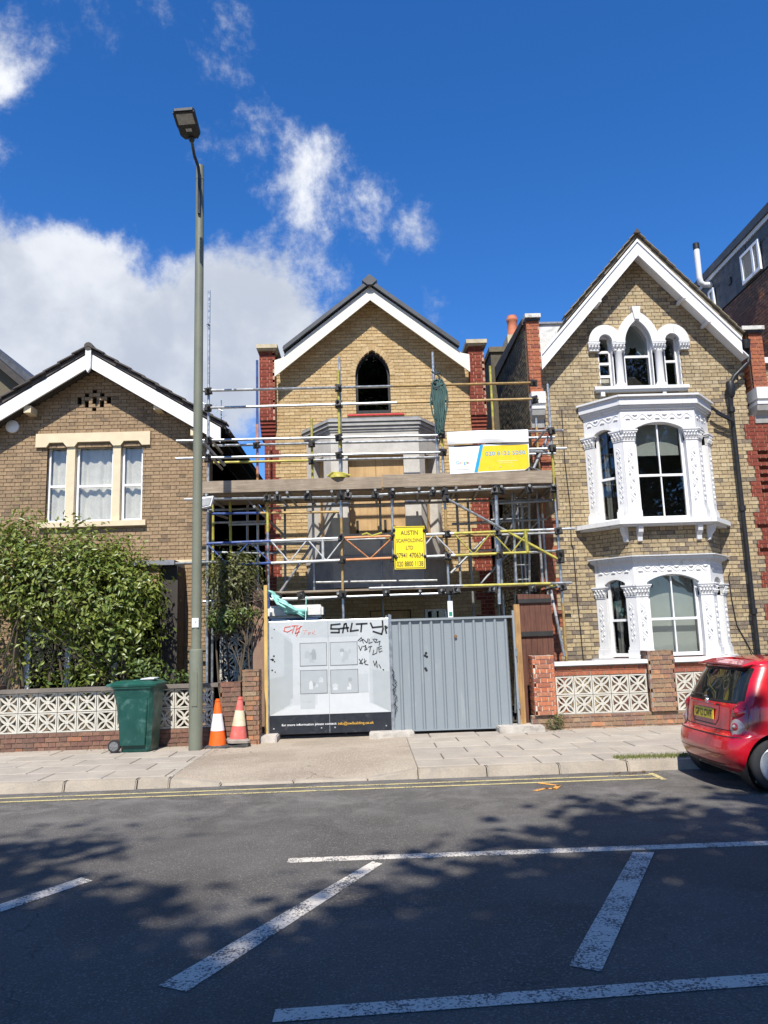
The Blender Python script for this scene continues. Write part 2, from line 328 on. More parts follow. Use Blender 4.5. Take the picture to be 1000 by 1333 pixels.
def brick_wall(parent, F, v0, v1, spans, bm, mm, L_=.215, course=.075, j=.012, bond='stretcher', ones=300, pref=None, depth=.05, jit=.0025, backing=.10, name='brick', ord0=0, mname='mortar'):
    """lays real bricks course by course inside spans(v) -> [(u0, u1)]; the nearest full ones are objects, the rest one mesh"""
    full = []; rest = MB(); mor = MB(); ncs = int(math.ceil((v1-v0)/course-1e-6)); hd = (L_-j)/2
    for k in range(ncs):
        a = v0+k*course; b = min(a+course, v1); mid = (a+b)/2
        for (s0, s1) in spans(mid):
            if s1-s0 < .02: continue
            mor.fb(F, s0, s1, a, b, -backing, -.012)
            if bond == 'stretcher': seq = [L_]; off = ((k+ord0) % 2)*(L_+j)/2
            elif bond == 'header': seq = [hd]; off = ((k+ord0) % 2)*hd/2
            else: seq = [L_, hd]; off = ((k+ord0) % 2)*(L_+hd+2*j)/2*1.0
            per = sum(x+j for x in seq); u = math.floor((s0-off)/per)*per+off; i = 0
            while u < s1:
                l = seq[i % len(seq)]; x0 = max(u, s0); x1 = min(u+l, s1); i += 1
                if x1-x0 > .022:
                    w = random.uniform(-jit, jit); t0 = a+j/2; t1 = b-j/2
                    if x1-x0 > l-.002 and l > hd+.01 and b-a > course-.002 and abs(F.n.y+1) < 1e-6:
                        full.append(((x0+x1)/2, (t0+t1)/2, w))
                    else: rest.brick(F, x0, x1, t0, t1, -depth, w)
                u += l+j
    if ones and full:
        def key(q):
            p = F.p(q[0], q[1]); return (not (seen(p, .985) and (pref is None or pref(q[0], q[1]))), (p-V3((0, 0, CAM_H))).length + random.random()*.8)
        full.sort(key=key)
    one = [q for q in full[:ones] if seen(F.p(q[0], q[1]))]; 
    if len(one) < 12: one = []
    me = None
    for q in one:
        if me is None:
            h = (course-j)/2; me = MB().brick(Fr((0, 0, 0)), -L_/2, L_/2, -h, h, -depth, 0).mesh(name, bm)
        o = bpy.data.objects.new(name, me); o.location = F.p(*q); link(o, parent)
    for q in full[len(one):]:
        h = (course-j)/2; rest.brick(F, q[0]-L_/2, q[0]+L_/2, q[1]-h, q[1]+h, -depth, q[2])
    if mor.v: part(parent, mname, mor, mm)
    if rest.v: part(parent, 'brickwork', rest, bm, kind='stuff')
def sub(span, holes):
    out = [span]
    for a, b in holes:
        nx = []
        for s0, s1 in out:
            if b <= s0 or a >= s1: nx.append((s0, s1)); continue
            if a > s0: nx.append((s0, a))
            if b < s1: nx.append((b, s1))
        out = nx
    return out
def text(parent, s, F, u, v, w, h, m, n=.003, bold=0., name='lettering', align='L', up=False):
    """flat lettering fitted into the box u..u+w, v..v+h on frame F"""
    cv = bpy.data.curves.new('lettering', 'FONT'); cv.body = s; cv.offset = bold; cv.resolution_u = 3
    ob = bpy.data.objects.new('lettering', cv); C.objects.link(ob)
    me = bpy.data.meshes.new_from_object(ob); bpy.data.objects.remove(ob); bpy.data.curves.remove(cv)
    k = len(me.vertices); a = np.empty(k*3); me.vertices.foreach_get('co', a); a = a.reshape(-1, 3); lo = a.min(0); hi = a.max(0)
    o_ = np.empty((k, 3))
    for i in range(k):
        x = u+(a[i, 0]-lo[0])/(hi[0]-lo[0])*w; y = v+(a[i, 1]-lo[1])/(hi[1]-lo[1])*h; o_[i] = F.p(x, y, n)
    me.vertices.foreach_set('co', o_.ravel()); me.materials.clear(); me.materials.append(MATS[m]); me.update()
    ob = bpy.data.objects.new(name, me); link(ob, parent); return ob
# ================================================================== ground, road, pavement
def asphalt(name, c1, c2, speck, bs, patch=None):
    m, t, b = newmat(name); p = posn(t)
    vo = t.nodes.new('ShaderNodeTexVoronoi'); vo.inputs['Scale'].default_value = 95; t.links.new(p, vo.inputs['Vector'])
    stone = t.nodes.new('ShaderNodeSeparateColor'); t.links.new(vo.outputs['Color'], stone.inputs[0])
    col = mixc(t, mapr(t, noise(t, p, .8, 7, .65, .3), .35, .68), c1, c2)
    col = mixc(t, mapr(t, stone.outputs[0], .80, .97), col, speck)
    col = mixc(t, mth(t, 'MULTIPLY', mapr(t, noise(t, p, .55, 4, .55, .8), .52, .62), .35), col, tuple(x*.72 for x in c1))      # darker repairs and tyre polish
    vc = t.nodes.new('ShaderNodeTexVoronoi'); vc.feature = 'DISTANCE_TO_EDGE'; vc.inputs['Scale'].default_value = .42; nz = nd(t, 'ShaderNodeVectorMath', operation='ADD'); t.links.new(p, nz.inputs[0])
    nv = t.nodes.new('ShaderNodeTexNoise'); nv.inputs['Scale'].default_value = 2.6; nv.inputs['Detail'].default_value = 6; t.links.new(p, nv.inputs['Vector']); sv = nd(t, 'ShaderNodeVectorMath', operation='SCALE'); sv.inputs['Scale'].default_value = .55; t.links.new(nv.outputs['Color'], sv.inputs[0]); t.links.new(sv.outputs[0], nz.inputs[1]); t.links.new(nz.outputs[0], vc.inputs['Vector'])
    col = mixc(t, mth(t, 'MULTIPLY', mth(t, 'MULTIPLY', mapr(t, vc.outputs['Distance'], .004, .0, 0, 1, False), mapr(t, noise(t, p, .7, 3), .48, .62)), .7), col, (.03, .03, .03))     # hairline cracks
    k = mapr(t, noise(t, p, 70, 5, .7), .3, .7, .72, 1.25)
    vm = t.nodes.new('ShaderNodeVectorMath'); vm.operation = 'SCALE'; t.links.new(col, vm.inputs[0]); t.links.new(k, vm.inputs['Scale'])
    col = vm.outputs[0]
    if patch:   # grit and dust spilt from the building site
        sp = t.nodes.new('ShaderNodeSeparateXYZ'); t.links.new(p, sp.inputs[0])
        zone = mth(t, 'MULTIPLY', mapr(t, sp.outputs[1], patch[0], patch[1]), mapr(t, noise(t, p, 2.2, 8, .72, .6), .40, .72))
        col = mixc(t, zone, col, patch[2])
    t.links.new(col, b.inputs['Base Color']); b.inputs['Roughness'].default_value = .86; b.inputs['Specular IOR Level'].default_value = .3
    h = mth(t, 'ADD', mth(t, 'MULTIPLY', vo.outputs['Distance'], -.9), mth(t, 'MULTIPLY', noise(t, p, 160, 3, .6), .6)); bump(t, b, h, bs, .012); return m
asphalt('asphalt', (.092, .083, .073), (.126, .116, .103), (.175, .165, .15), .75, (6.2, 9.0, (.20, .185, .165)))
asphalt('asphalt_tan', (.31, .25, .185), (.39, .325, .245), (.47, .41, .33), .6)
mat('soil', (.05, .042, .03), .95, bmp=.6); mat('dust_ground', (.30, .25, .19), .95, bmp=.5)
mat('slab', (.365, .315, .25), .9, var=.12, vs=2.3, fine=.10, bmp=.35, bs=110, col2=(.33, .30, .26), c2=(2.5, .5, .7))
mat('slab_warm', (.375, .33, .265), .9, var=.12, vs=2.3, fine=.10, bmp=.35, bs=110)
mat('slab_cool', (.345, .30, .245), .9, var=.12, vs=2.3, fine=.10, bmp=.35, bs=110)
mat('joint_sand', (.13, .105, .075), .95, bmp=.5); mat('kerb_stone', (.36, .305, .235), .9, var=.15, vs=3, bmp=.45, bs=70, col2=(.31, .27, .22), c2=(4, .48, .7))
def paint(name, col, thr):
    m, t, b = newmat(name); p = posn(t)
    w = mth(t, 'ADD', mth(t, 'MULTIPLY', noise(t, p, 62, 4, .75), .62), mth(t, 'MULTIPLY', noise(t, p, 3.5, 6, .75), .38))
    c = mixc(t, mapr(t, w, thr, thr+.05), (.085, .084, .083), col)
    t.links.new(c, b.inputs['Base Color']); b.inputs['Roughness'].default_value = .8; bump(t, b, noise(t, p, 120, 4), .6, .01)
paint('line_white', (.62, .56, .475), .45); paint('line_yellow', (.52, .43, .19), .435); paint('spray_orange', (.70, .32, .06), .42)

g = MB(); g.box(-150, 150, -60, 200, -.30, -.03); setting('ground', g, 'dust_ground')
rd = MB(); rd.box(-90, 90, -3.2, 9.52, -.25, 0); road = setting('road', rd, 'asphalt')
mk = MB().hexa([(-.68, 6.20, .0005), (12, 6.10, .0005), (12, 6.21, .0005), (-.68, 6.31, .0005), (-.68, 6.20, .004), (12, 6.10, .004), (12, 6.21, .004), (-.68, 6.31, .004)])
part(road, 'lane_line', mk, 'line_white')
def sheet(pts, z=.004):
    m = MB(); k = len(pts); return m.add([(p[0], p[1], z) for p in pts], [tuple(range(k))])
part(road, 'lane_line', sheet([(-.48, 3.71), (9, 4.33), (9, 4.45), (-.48, 3.83)]), 'line_white')
for q in ([(-0.033, 6.137, 0.000), (-1.093, 4.133, 0.000), (-0.935, 4.051, 0.000), (0.042, 6.066, 0.000)], [(1.935, 6.113, 0.000), (0.950, 4.164, 0.000), (1.088, 4.078, 0.000), (2.091, 6.091, 0.000)], [(-2.161, 6.013, 0.000), (-3.35, 4.13, 0), (-3.20, 4.06, 0), (-2.046, 5.926, 0.000)]):
    part(road, 'hatch_bar', sheet([q[0], q[1], q[2], q[3]]), 'line_white')
part(road, 'hatch_bar', sheet([(3.9, 6.05), (3.05, 4.25), (3.22, 4.22), (4.05, 6.04)]), 'line_white')
for y0, y1 in ((8.97, 9.035), (9.19, 9.255)):
    part(road, 'yellow_line', sheet([(-40, y0), (3.20, y0), (3.20, y1), (-40, y1)]), 'line_yellow')
part(road, 'yellow_line', sheet([(3.205, 8.9), (3.27, 8.9), (3.27, 9.33), (3.205, 9.33)]), 'line_yellow')
sq = MB(); sq.ribbon(Fr((0, 0, .0045), (1, 0, 0), (0, 1, 0)), [(1.72, 8.55), (1.86, 8.66), (1.93, 8.60), (2.02, 8.78), (1.86, 8.95)], .055, 0, .001); part(road, 'spray_mark', sq, 'spray_orange')
# pavement: joint bed, slabs, kerb stones
XL, XR = -2.42, .52
pv = MB(); pv.box(-60, XL, 9.68, 12.6, -.1, .098); pv.box(XR, 60, 9.68, 13.2, -.1, .098); pave = setting('pavement', pv, 'joint_sand')
slabs = {}
def lay(x0, x1, y0, y1, rows):
    d = (y1-y0)/rows
    for r in range(rows):
        x = x0 - (r % 2)*.38
        while x < x1:
            a = max(x, x0); b = min(x+.76, x1); x += .76
            if b-a < .1: continue
            key = (round(b-a, 2), round(d, 2), random.choice(['slab', 'slab', 'slab_warm', 'slab_cool']))
            if key not in slabs:
                hw, hd = (b-a)/2-.008, d/2-.014; ch = .007
                m = MB(); m.add([(-hw, -hd, -.03), (hw, -hd, -.03), (hw, hd, -.03), (-hw, hd, -.03), (-hw, -hd, -ch), (hw, -hd, -ch), (hw, hd, -ch), (-hw, hd, -ch), (-hw+ch, -hd+ch, 0), (hw-ch, -hd+ch, 0), (hw-ch, hd-ch, 0), (-hw+ch, hd-ch, 0)],
                    [(0, 1, 5, 4), (1, 2, 6, 5), (2, 3, 7, 6), (3, 0, 4, 7), (4, 5, 9, 8), (5, 6, 10, 9), (6, 7, 11, 10), (7, 4, 8, 11), (8, 9, 10, 11)])
                slabs[key] = m.mesh('paving_slab', key[2])
            o = bpy.data.objects.new('paving_slab', slabs[key]); o.location = ((a+b)/2, y0+(r+.5)*d, .110+random.uniform(-.003, .003)); o.rotation_euler = (random.uniform(-.004, .004), random.uniform(-.005, .005), random.uniform(-.003, .003)); link(o, pave)
lay(-8.6, XL, 9.69, 12.45, 5); lay(XR, 8.9, 9.69, 12.95, 6)
cx = MB(); nx, ny = 40, 30; vs = []; fs = []
def cross_z(x, y):
    e = min(1, max(0, min(x-XL, XR-x)/.6)); t = min(1, max(0, (y-9.52)/1.5)); return .108 - e*(1-t)*.085 - e*.02*t
for j in range(ny+1):
    for i in range(nx+1):
        x = XL+(XR-XL)*i/nx; y = 9.63+(13.4-9.63)*j/ny; vs.append((x, y, cross_z(x, y)+random.uniform(-.002, .002)*(j > 1)-.03*(j == 0)))
for j in range(ny):
    for i in range(nx): a = j*(nx+1)+i; fs.append((a, a+1, a+nx+2, a+nx+1))
cx.add(vs, fs); setting('driveway', cx, 'asphalt_tan', smooth='all')
kb = MB(); kb.box(-60, 60, 9.50, 9.70, -.2, -.03); kerb = setting('kerb', kb, 'joint_sand')
x = -9.1
while x < 9:
    l = random.uniform(.82, .96)
    for q in (XL, XL+.6, XR-.6, XR):
        if x < q-.001 < x+l+.25: l = q-x; break
    a, b = x+.006, x+l-.006; za, zb = [cross_z(q, 9.52) if XL < q < XR else .11 for q in (a, b)]
    y0 = 9.50+random.uniform(-.008, .008); q = [(a, 9.675, -.06), (b, 9.675, -.06), (b, 9.675, zb), (a, 9.675, za), (a, y0-.02, -.06), (b, y0-.02, -.06), (b, y0+.03, zb), (a, y0+.03, za)]
    c0 = V3(((a+b)/2, 9.58, 0)); k_ = MB().hexa([V3(p)-c0 for p in q]).mesh('kerb_stone', 'kerb_stone')
    bm = bmesh.new(); bm.from_mesh(k_); bmesh.ops.bevel(bm, geom=bm.edges[:], offset=.014, segments=2, affect='EDGES'); bm.to_mesh(k_); bm.free()
    o = bpy.data.objects.new('kerb_stone', k_); o.location = c0; link(o, kerb); x += l
gd = MB(); gd.box(-30, 30, 12.55, 60, -.1, .06); setting('garden_ground', gd, 'soil')
np_ = MB(); np_.box(-60, 60, -9, -3.2, -.2, .11); setting('near_pavement', np_, 'slab')

# ================================================================== helpers for houses
def pointed(c, s, a, h, k=14, t=0.):
    r = (a*a+h*h)/(2*a); rr = r+t; H = math.sqrt(rr*rr-(r-a)**2); th = math.asin(min(1, H/rr)); P = []
    for i in range(k+1): w = th*i/k; P.append((c-a+r-rr*math.cos(w), s+rr*math.sin(w)))
    return P+[(2*c-x, y) for x, y in reversed(P[:-1])]
def rounded(c, s, a, h, k=18, t=0.):
    return [(c-(a+t)*math.cos(math.pi*i/k), s+(h+t)*math.sin(math.pi*i/k)) for i in range(k+1)]
def seg_arch(u0, u1, s, h, k=14):
    return [(u0+(u1-u0)*i/k, s+h*(1-(2*i/k-1)**2)) for i in range(k+1)]
def half_pointed(a, h, y):
    r = (a*a+h*h)/(2*a); return max(0, a-r+math.sqrt(max(0, r*r-y*y)))
def window(house, F, u0, u1, v0, v1, n, mat_='upvc', fw_=.05, rails=(), bars=(), pane='glass', back=None, bn=.12, name='window', rail_w=.045, head=None):
    m = MB(); m.fb(F, u0, u0+fw_, v0, v1, n-.05, n); m.fb(F, u1-fw_, u1, v0, v1, n-.05, n); m.fb(F, u0+fw_, u1-fw_, v0, v0+fw_*1.2, n-.05, n); m.fb(F, u0+fw_, u1-fw_, v1-fw_, v1, n-.05, n)
    for r_ in rails: m.fb(F, u0+fw_, u1-fw_, r_-rail_w/2, r_+rail_w/2, n-.045, n+.006)
    for b_ in bars:
        ys = [v0+fw_*1.2]+[q for r_ in sorted(rails) for q in (r_-rail_w/2, r_+rail_w/2)]+[v1-fw_]
        for ya, yb in zip(ys[::2], ys[1::2]): m.fb(F, b_-.012, b_+.012, ya, yb, n-.035, n-.004)
    w = part(house, name, m, mat_)
    ys = [v0+fw_*1.2]+[q for r_ in sorted(rails) for q in (r_-rail_w/2, r_+rail_w/2)]+[v1-fw_]; xs = [u0+fw_]+[q for b_ in sorted(bars) for q in (b_-.012, b_+.012)]+[u1-fw_]
    for k, (ya, yb) in enumerate(zip(ys[::2], ys[1::2])):
        for xa, xb in zip(xs[::2], xs[1::2]):
            part(w, 'pane', MB().fb(F, xa, xb, ya, yb, n-.030-.006*(k % 2), n-.022-.006*(k % 2)), pane)
    return w
def drape(w, F, u0, u1, v0, v1, n, m='curtain', waves=7, amp=.025, hem=0.):
    mb = MB(); k = waves*8; vs = []
    for j in range(7):
        for i in range(k+1):
            t = i/k; vv = v0+(v1-v0)*j/6 + (hem*math.sin(t*5.3+1)*(1-j/6)); vs.append(F.p(u0+(u1-u0)*t, vv, n+amp*math.sin(t*waves*2*math.pi+.5*math.sin(j*.9+t*9))*(.6+.4*math.sin(i*.37))))
    fs = [(j*(k+1)+i, j*(k+1)+i+1, (j+1)*(k+1)+i+1, (j+1)*(k+1)+i) for j in range(6) for i in range(k)]
    mb.add(vs, fs); return part(w, 'curtain', mb, m, smooth='all')
def barge(house, F, apex, drop, tl, tr, uL, uR, n0, n1, m, name='barge_board'):
    """two boards from the apex down both verges; tl, tr slopes; uL, uR outer ends"""
    a = apex
    part(house, name, MB().prism(F, [(a[0], a[1]), (a[0], a[1]-drop), (uL, a[1]-drop-tl*(a[0]-uL)), (uL, a[1]-tl*(a[0]-uL))], n0, n1), m)
    part(house, name, MB().prism(F, [(a[0]+.002, a[1]), (uR, a[1]-tr*(uR-a[0])), (uR, a[1]-drop-tr*(uR-a[0])), (a[0]+.002, a[1]-drop)], n0, n1), m)
def roof_slopes(house, F, apex, sl, uL, uR, n0, n1, th, m):
    a = apex
    r = part(house, 'roof', MB().prism(F, [(a[0], a[1]), (uL, a[1]-sl*(a[0]-uL)), (uL, a[1]-th-sl*(a[0]-uL)), (a[0], a[1]-th), (uR, a[1]-th-sl*(uR-a[0])), (uR, a[1]-sl*(uR-a[0]))], n0, n1), m)
    return r
def verge_tiles(roof, apex, sl, uL, uR, y0, y1, m, expo=.26, th=.022, rise=.03, name='roof_tile', rows=2):
    ang = math.atan(sl); ln = expo*1.18; me = MB().box(-ln/2, ln/2, 0, (y1-y0), 0, th).mesh(name, m)
    bm = bmesh.new(); bm.from_mesh(me); bmesh.ops.bevel(bm, geom=bm.edges[:], offset=.004, segments=1, affect='EDGES'); bm.to_mesh(me); bm.free()
    for sgn, end in ((-1, uL), (1, uR)):
        d = abs(end-apex[0])/math.cos(ang); k = int(d/expo)
        for i in range(k):
            s_ = (i+.55)*d/k; px = apex[0]+sgn*s_*math.cos(ang); pz = apex[1]-s_*math.sin(ang)+.012
            for r_ in range(rows):
                o = bpy.data.objects.new(name, me); o.location = (px, y0+r_*(y1-y0+.004)+random.uniform(-.012, .012), pz+random.uniform(0, .006)); o.rotation_euler = (0, sgn*(ang-.07), random.uniform(-.012, .012)); link(o, roof)
def vine(F, u0, u1, v0, v1, n, vertical=True, r=.008):
    """shallow carved scroll: a waving stem with leaf bosses each side"""
    mb = MB(); L_ = (v1-v0) if vertical else (u1-u0); w = (u1-u0) if vertical else (v1-v0); k = max(12, int(L_/.03)); per = w*1.6
    def P(s, t, h=0): return F.p(u0+w/2+t, v0+s, n+h) if vertical else F.p(u0+s, v0+w/2+t, n+h)
    mb.path([P(L_*i/k, w*.28*math.sin(L_*i/k/per*2*math.pi), 0) for i in range(k+1)], r, 5)
    s = per*.25; sg = -1
    while s < L_-.02:
        for da, rr in ((-.03, .6), (.0, 1), (.035, .7)):
            mb.lathe(P(s+da*w*5, sg*w*(.18+.1*abs(da)*10), -.004), [(w*.16*rr, 0), (w*.13*rr, .017), (w*.05*rr, .026)], 7, F.n)
        s += per*.5; sg = -sg
    return mb
def capital(F, u0, u1, v0, v1, n, out=.05):
    """flared capital: necking ring, two tiers of curled leaves, moulded abacus"""
    mb = MB(); h = v1-v0; um = (u0+u1)/2
    mb.fb(F, u0-.008, u1+.008, v0, v0+h*.10, -.03, n+.012)
    q = lambda v, e: [F.p(u0-e, v, -.03), F.p(u1+e, v, -.03), F.p(u1+e, v, n+e), F.p(u0-e, v, n+e)]
    a, b = q(v0+h*.10, 0), q(v0+h*.74, out*.7); mb.hexa([a[0], a[1], b[1], b[0], a[3], a[2], b[2], b[3]])
    mb.fb(F, u0-out, u1+out, v0+h*.74, v0+h*.88, -.03, n+out); mb.fb(F, u0-out*1.3, u1+out*1.3, v0+h*.88, v1, -.03, n+out*1.3)
    k = max(2, int((u1-u0)/.055))
    for tier, (va, e) in enumerate(((.14, .010), (.42, .028))):
        for i in range(k+1):
            uu = u0+(u1-u0)*(i+(.5 if tier else 0))/k
            if uu > u1+.001: continue
            c = F.p(uu, v0+h*va, n+e*.4); mb.path([c, c+F.v*h*.16+F.n*.012, c+F.v*h*.27+F.n*.034, c+F.v*h*.22+F.n*.052], [.020, .024, .017, .008], 6)
    return mb

# ================================================================== the house on the left
YL = 15.0; FL = facade(YL)
LH = thing('brick_house', 'low brown brick house with white gable boards and cream triple window, behind the big shrub', 'house', (-5.4, YL, .06))
def lh_holes(v):
    h = []
    if 4.10 < v < 5.62: h += [(-6.32, -4.43)]
    if v < 3.2: h += [(-6.55, -3.65)]
    for (u, w, a, b) in VENT:
        if a < v < b: h.append((u-w/2, u+w/2))
    return h
VENT = [(-5.42, .085, 6.36, 6.45), (-5.575, .085, 6.44, 6.55), (-5.27, .085, 6.44, 6.55), (-5.42, .085, 6.53, 6.66), (-5.72, .085, 6.53, 6.63), (-5.13, .085, 6.53, 6.63), (-5.575, .085, 6.63, 6.74), (-5.27, .085, 6.63, 6.74), (-5.42, .09, 6.70, 6.83)]
def lh_span(v):
    e = min(2.32, (7.22-v)/.615) if v > 5.0 else 2.32
    return sub((-5.42-e, min(-5.42+e, -3.12)), lh_holes(v)) if e > .1 else []
brick_wall(LH, FL, .06, 7.20, lh_span, 'brick_tan', 'mortar_brown', bond='flemish', pref=lambda u, v: v > 4.1 or u > -3.6)
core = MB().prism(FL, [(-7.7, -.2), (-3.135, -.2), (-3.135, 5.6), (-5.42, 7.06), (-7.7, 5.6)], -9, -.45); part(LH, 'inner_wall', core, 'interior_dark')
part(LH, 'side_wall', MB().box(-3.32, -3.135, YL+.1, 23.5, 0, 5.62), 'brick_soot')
part(LH, 'reveal', MB().fb(FL, -6.45, -6.325, 3.9, 5.7, -.40, -.101).fb(FL, -4.425, -4.3, 3.9, 5.7, -.40, -.101), 'brick_tan')
barge(LH, Fr((0, 14.66, 0)), (-5.42, 7.45), .30, .617, .617, -8.1, -2.82, -.02, .02, 'white_paint')
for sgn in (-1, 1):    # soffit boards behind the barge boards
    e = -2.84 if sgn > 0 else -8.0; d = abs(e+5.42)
    part(LH, 'soffit', MB().prism(FL, [(-5.42, 7.24), (e, 7.24-.617*d), (e, 7.21-.617*d), (-5.42, 7.21)], .003, .32), 'dark_timber_and_shade')
rf = roof_slopes(LH, FL, (-5.42, 7.55), .617, -8.2, -2.72, -8.6, .38, .075, 'roof_tile_dark')
verge_tiles(rf, (-5.42, 7.555), .617, -8.2, -2.74, 14.56, 14.86, 'roof_tile_dark', .31, .03, rows=1)
part(rf, 'ridge_tile', MB().path([(-5.42, 14.56, 7.56), (-5.42, 23, 7.56)], .085, 10), 'roof_tile_dark', True)
part(rf, 'gutter', MB().path([(-2.70, 14.75, 5.80), (-2.70, 23, 5.80)], .055, 8).box(-3.1, -2.78, 14.8, 23, 5.60, 5.64), 'black_paint')
fin = MB().prism(Fr((0, 14.60, 0)), [(-5.475, 7.49), (-5.475, 7.12), (-5.42, 7.02), (-5.365, 7.12), (-5.365, 7.49), (-5.42, 7.53)], -.035, .03); part(LH, 'finial', fin, 'white_paint_old')
for u in (-6.62, -4.08): part(LH, 'purlin_end', MB().fb(FL, u-.07, u+.07, 6.27, 6.41, 0, .30), 'cream_paint')
part(LH, 'purlin_end', MB().fb(FL, -3.42, -3.30, 5.72, 5.86, 0, .30), 'cream_paint')
# triple window: lintel with three shouldered heads, two mullions, sill
lin = MB(); pts = [(-6.54, 5.90), (-6.54, 5.625), (-6.33, 5.625), (-6.27, 5.715), (-6.00, 5.715), (-5.93, 5.625), (-5.775, 5.625), (-5.71, 5.715), (-5.08, 5.715), (-5.01, 5.625), (-4.865, 5.625), (-4.80, 5.715), (-4.51, 5.715), (-4.44, 5.625), (-4.28, 5.625), (-4.28, 5.90)]
lin.prism(FL, pts, -.12, .05); part(LH, 'lintel', lin, 'cream_paint')
for a, b in ((-5.93, -5.765), (-5.015, -4.865)): part(LH, 'mullion', MB().prism(Fr((0, YL, 0), (1, 0, 0), (0, 1, 0)), [(a, -.01), (b, -.01), (b+.0, .16), (a, .16)], 4.10, 5.66), 'cream_paint')
part(LH, 'window_sill', MB().fb(FL, -6.42, -4.33, 4.0, 4.105, -.15, .09), 'cream_paint')
for u0_, u1_, rl in ((-6.325, -5.935, 4.85), (-5.76, -5.02, 4.84), (-4.86, -4.435, 4.84)):
    w = window(LH, FL, u0_, u1_, 4.11, 5.66, -.10, fw_=.045, rails=(rl,))
    drape(w, FL, u0_+.03, u1_-.02, 4.12, 5.62, -.21, waves=4 if u1_-u0_ > .5 else 2, amp=.03)
part(LH, 'alarm_box', MB().lathe((-7.02, YL-.0, 6.07), [(.0, 0), (.13, .0), (.13, .05), (.10, .07), (0, .072)], 20, (0, -1, 0)), 'upvc', True)
part(LH, 'string_course', MB().fb(FL, -3.9, -3.12, 3.25, 3.30, 0, .035), 'cream_paint')
# ground floor box bay behind the shrub
bay = part(LH, 'bay_window', MB().box(-6.55, -3.88, 14.30, 14.98, 2.7, 3.12).box(-6.55, -6.35, 14.30, 14.98, .06, 2.7)  .box(-6.35, -3.88, 14.32, 14.98, .06, .95), 'brick_tan')
part(bay, 'shade_post', MB().box(-3.88, -3.56, 14.40, 14.98, .06, 3.12), 'dark_timber_and_shade'); part(bay, 'lead_roof', MB().box(-6.65, -3.58, 14.2, 14.98, 3.13, 3.22), 'lead')  # post coloured near black to stand for the bay's shaded side
part(bay, 'window_frame', MB().box(-6.34, -6.24, 14.4, 14.46, .96, 2.69).box(-5.6, -5.5, 14.4, 14.46, .96, 2.69).box(-4.75, -4.65, 14.4, 14.46, .96, 2.69).box(-6.24, -5.6, 14.4, 14.46, 1.9, 1.98).box(-5.5, -4.75, 14.4, 14.46, 1.9, 1.98), 'upvc')
part(bay, 'pane', MB().box(-6.34, -3.9, 14.46, 14.47, .96, 2.69), 'glass_dark')
part(LH, 'ledge', MB().fb(FL, -3.64, -3.12, 1.55, 1.62, 0, .03), 'mortar_brown')

# dark roof far left
FR_ = thing('slate_house', 'dark gabled roof edge of a farther house at the left border', 'house', (-11.5, 23, 0))
pf = Fr((0, 23, 0)); part(FR_, 'wall', MB().prism(pf, [(-14.3, 0), (-9.5, 0), (-9.5, 8.7), (-12.0, 11.0), (-14.3, 8.7)], -6, 0), 'brick_soot')
part(FR_, 'roof', MB().prism(pf, [(-12.0, 11.55), (-9.3, 9.15), (-9.3, 8.9), (-12.0, 11.3), (-14.7, 8.9), (-14.7, 9.15)], -6, .35), 'slate'); part(FR_, 'barge_board', MB().prism(pf, [(-12.0, 11.3), (-9.3, 8.9), (-9.3, 8.6), (-12.0, 11.0)], .28, .33), 'dark_timber_and_shade'); part(FR_, 'window', MB().fb(pf, -10.9, -10.2, 6.8, 8.4, 0, .04), 'upvc')

# ================================================================== the house under repair
YM = 15.9; FM = facade(YM); CX = .20
MH = thing('brick_house', 'new yellow brick gabled house with pointed window and red piers, behind the scaffolding', 'house', (CX, YM, .06))
def q_off(v): return .11 if int((v+.3)/.3) % 2 else 0.
AW = (.21, 7.28, .375, .58)
def mh_holes(v):
    h = []
    if 6.47 < v < AW[1]: h.append((AW[0]-AW[2], AW[0]+AW[2]))
    elif AW[1] <= v < AW[1]+AW[3]: w = half_pointed(AW[2], AW[3], v-AW[1]); h.append((AW[0]-w, AW[0]+w))
    if 2.66 < v < 5.9: h.append((-.98, 1.36))
    if v < 2.25: h += [(.0, .85), (1.12, 1.62)]
    return h
def mh_span(v):
    a, b = -1.90+q_off(v)*(v < 5.93), 2.30-q_off(v)*(v < 5.93)
    e = (9.06-v)/.80
    return sub((max(a, CX-e), min(b, CX+e)), mh_holes(v)) if e > .08 else []
brick_wall(MH, FM, .06, 9.05, mh_span, 'brick_new_yellow', 'mortar_tan', bond='stretcher', pref=lambda u, v: v > 6.0)
for qs in (lambda v: [(-2.13, -1.905+q_off(v))], lambda v: [(2.305-q_off(v), 2.58)]): brick_wall(MH, FM, .06, 5.92, qs, 'brick_red', 'mortar_buff', bond='flemish', ones=60)
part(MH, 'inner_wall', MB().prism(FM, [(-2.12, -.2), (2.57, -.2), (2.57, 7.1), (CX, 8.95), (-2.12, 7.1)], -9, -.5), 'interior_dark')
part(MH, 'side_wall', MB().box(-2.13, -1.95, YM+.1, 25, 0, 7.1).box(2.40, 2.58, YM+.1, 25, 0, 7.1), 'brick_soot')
Fp = Fr((0, 15.76, 0))
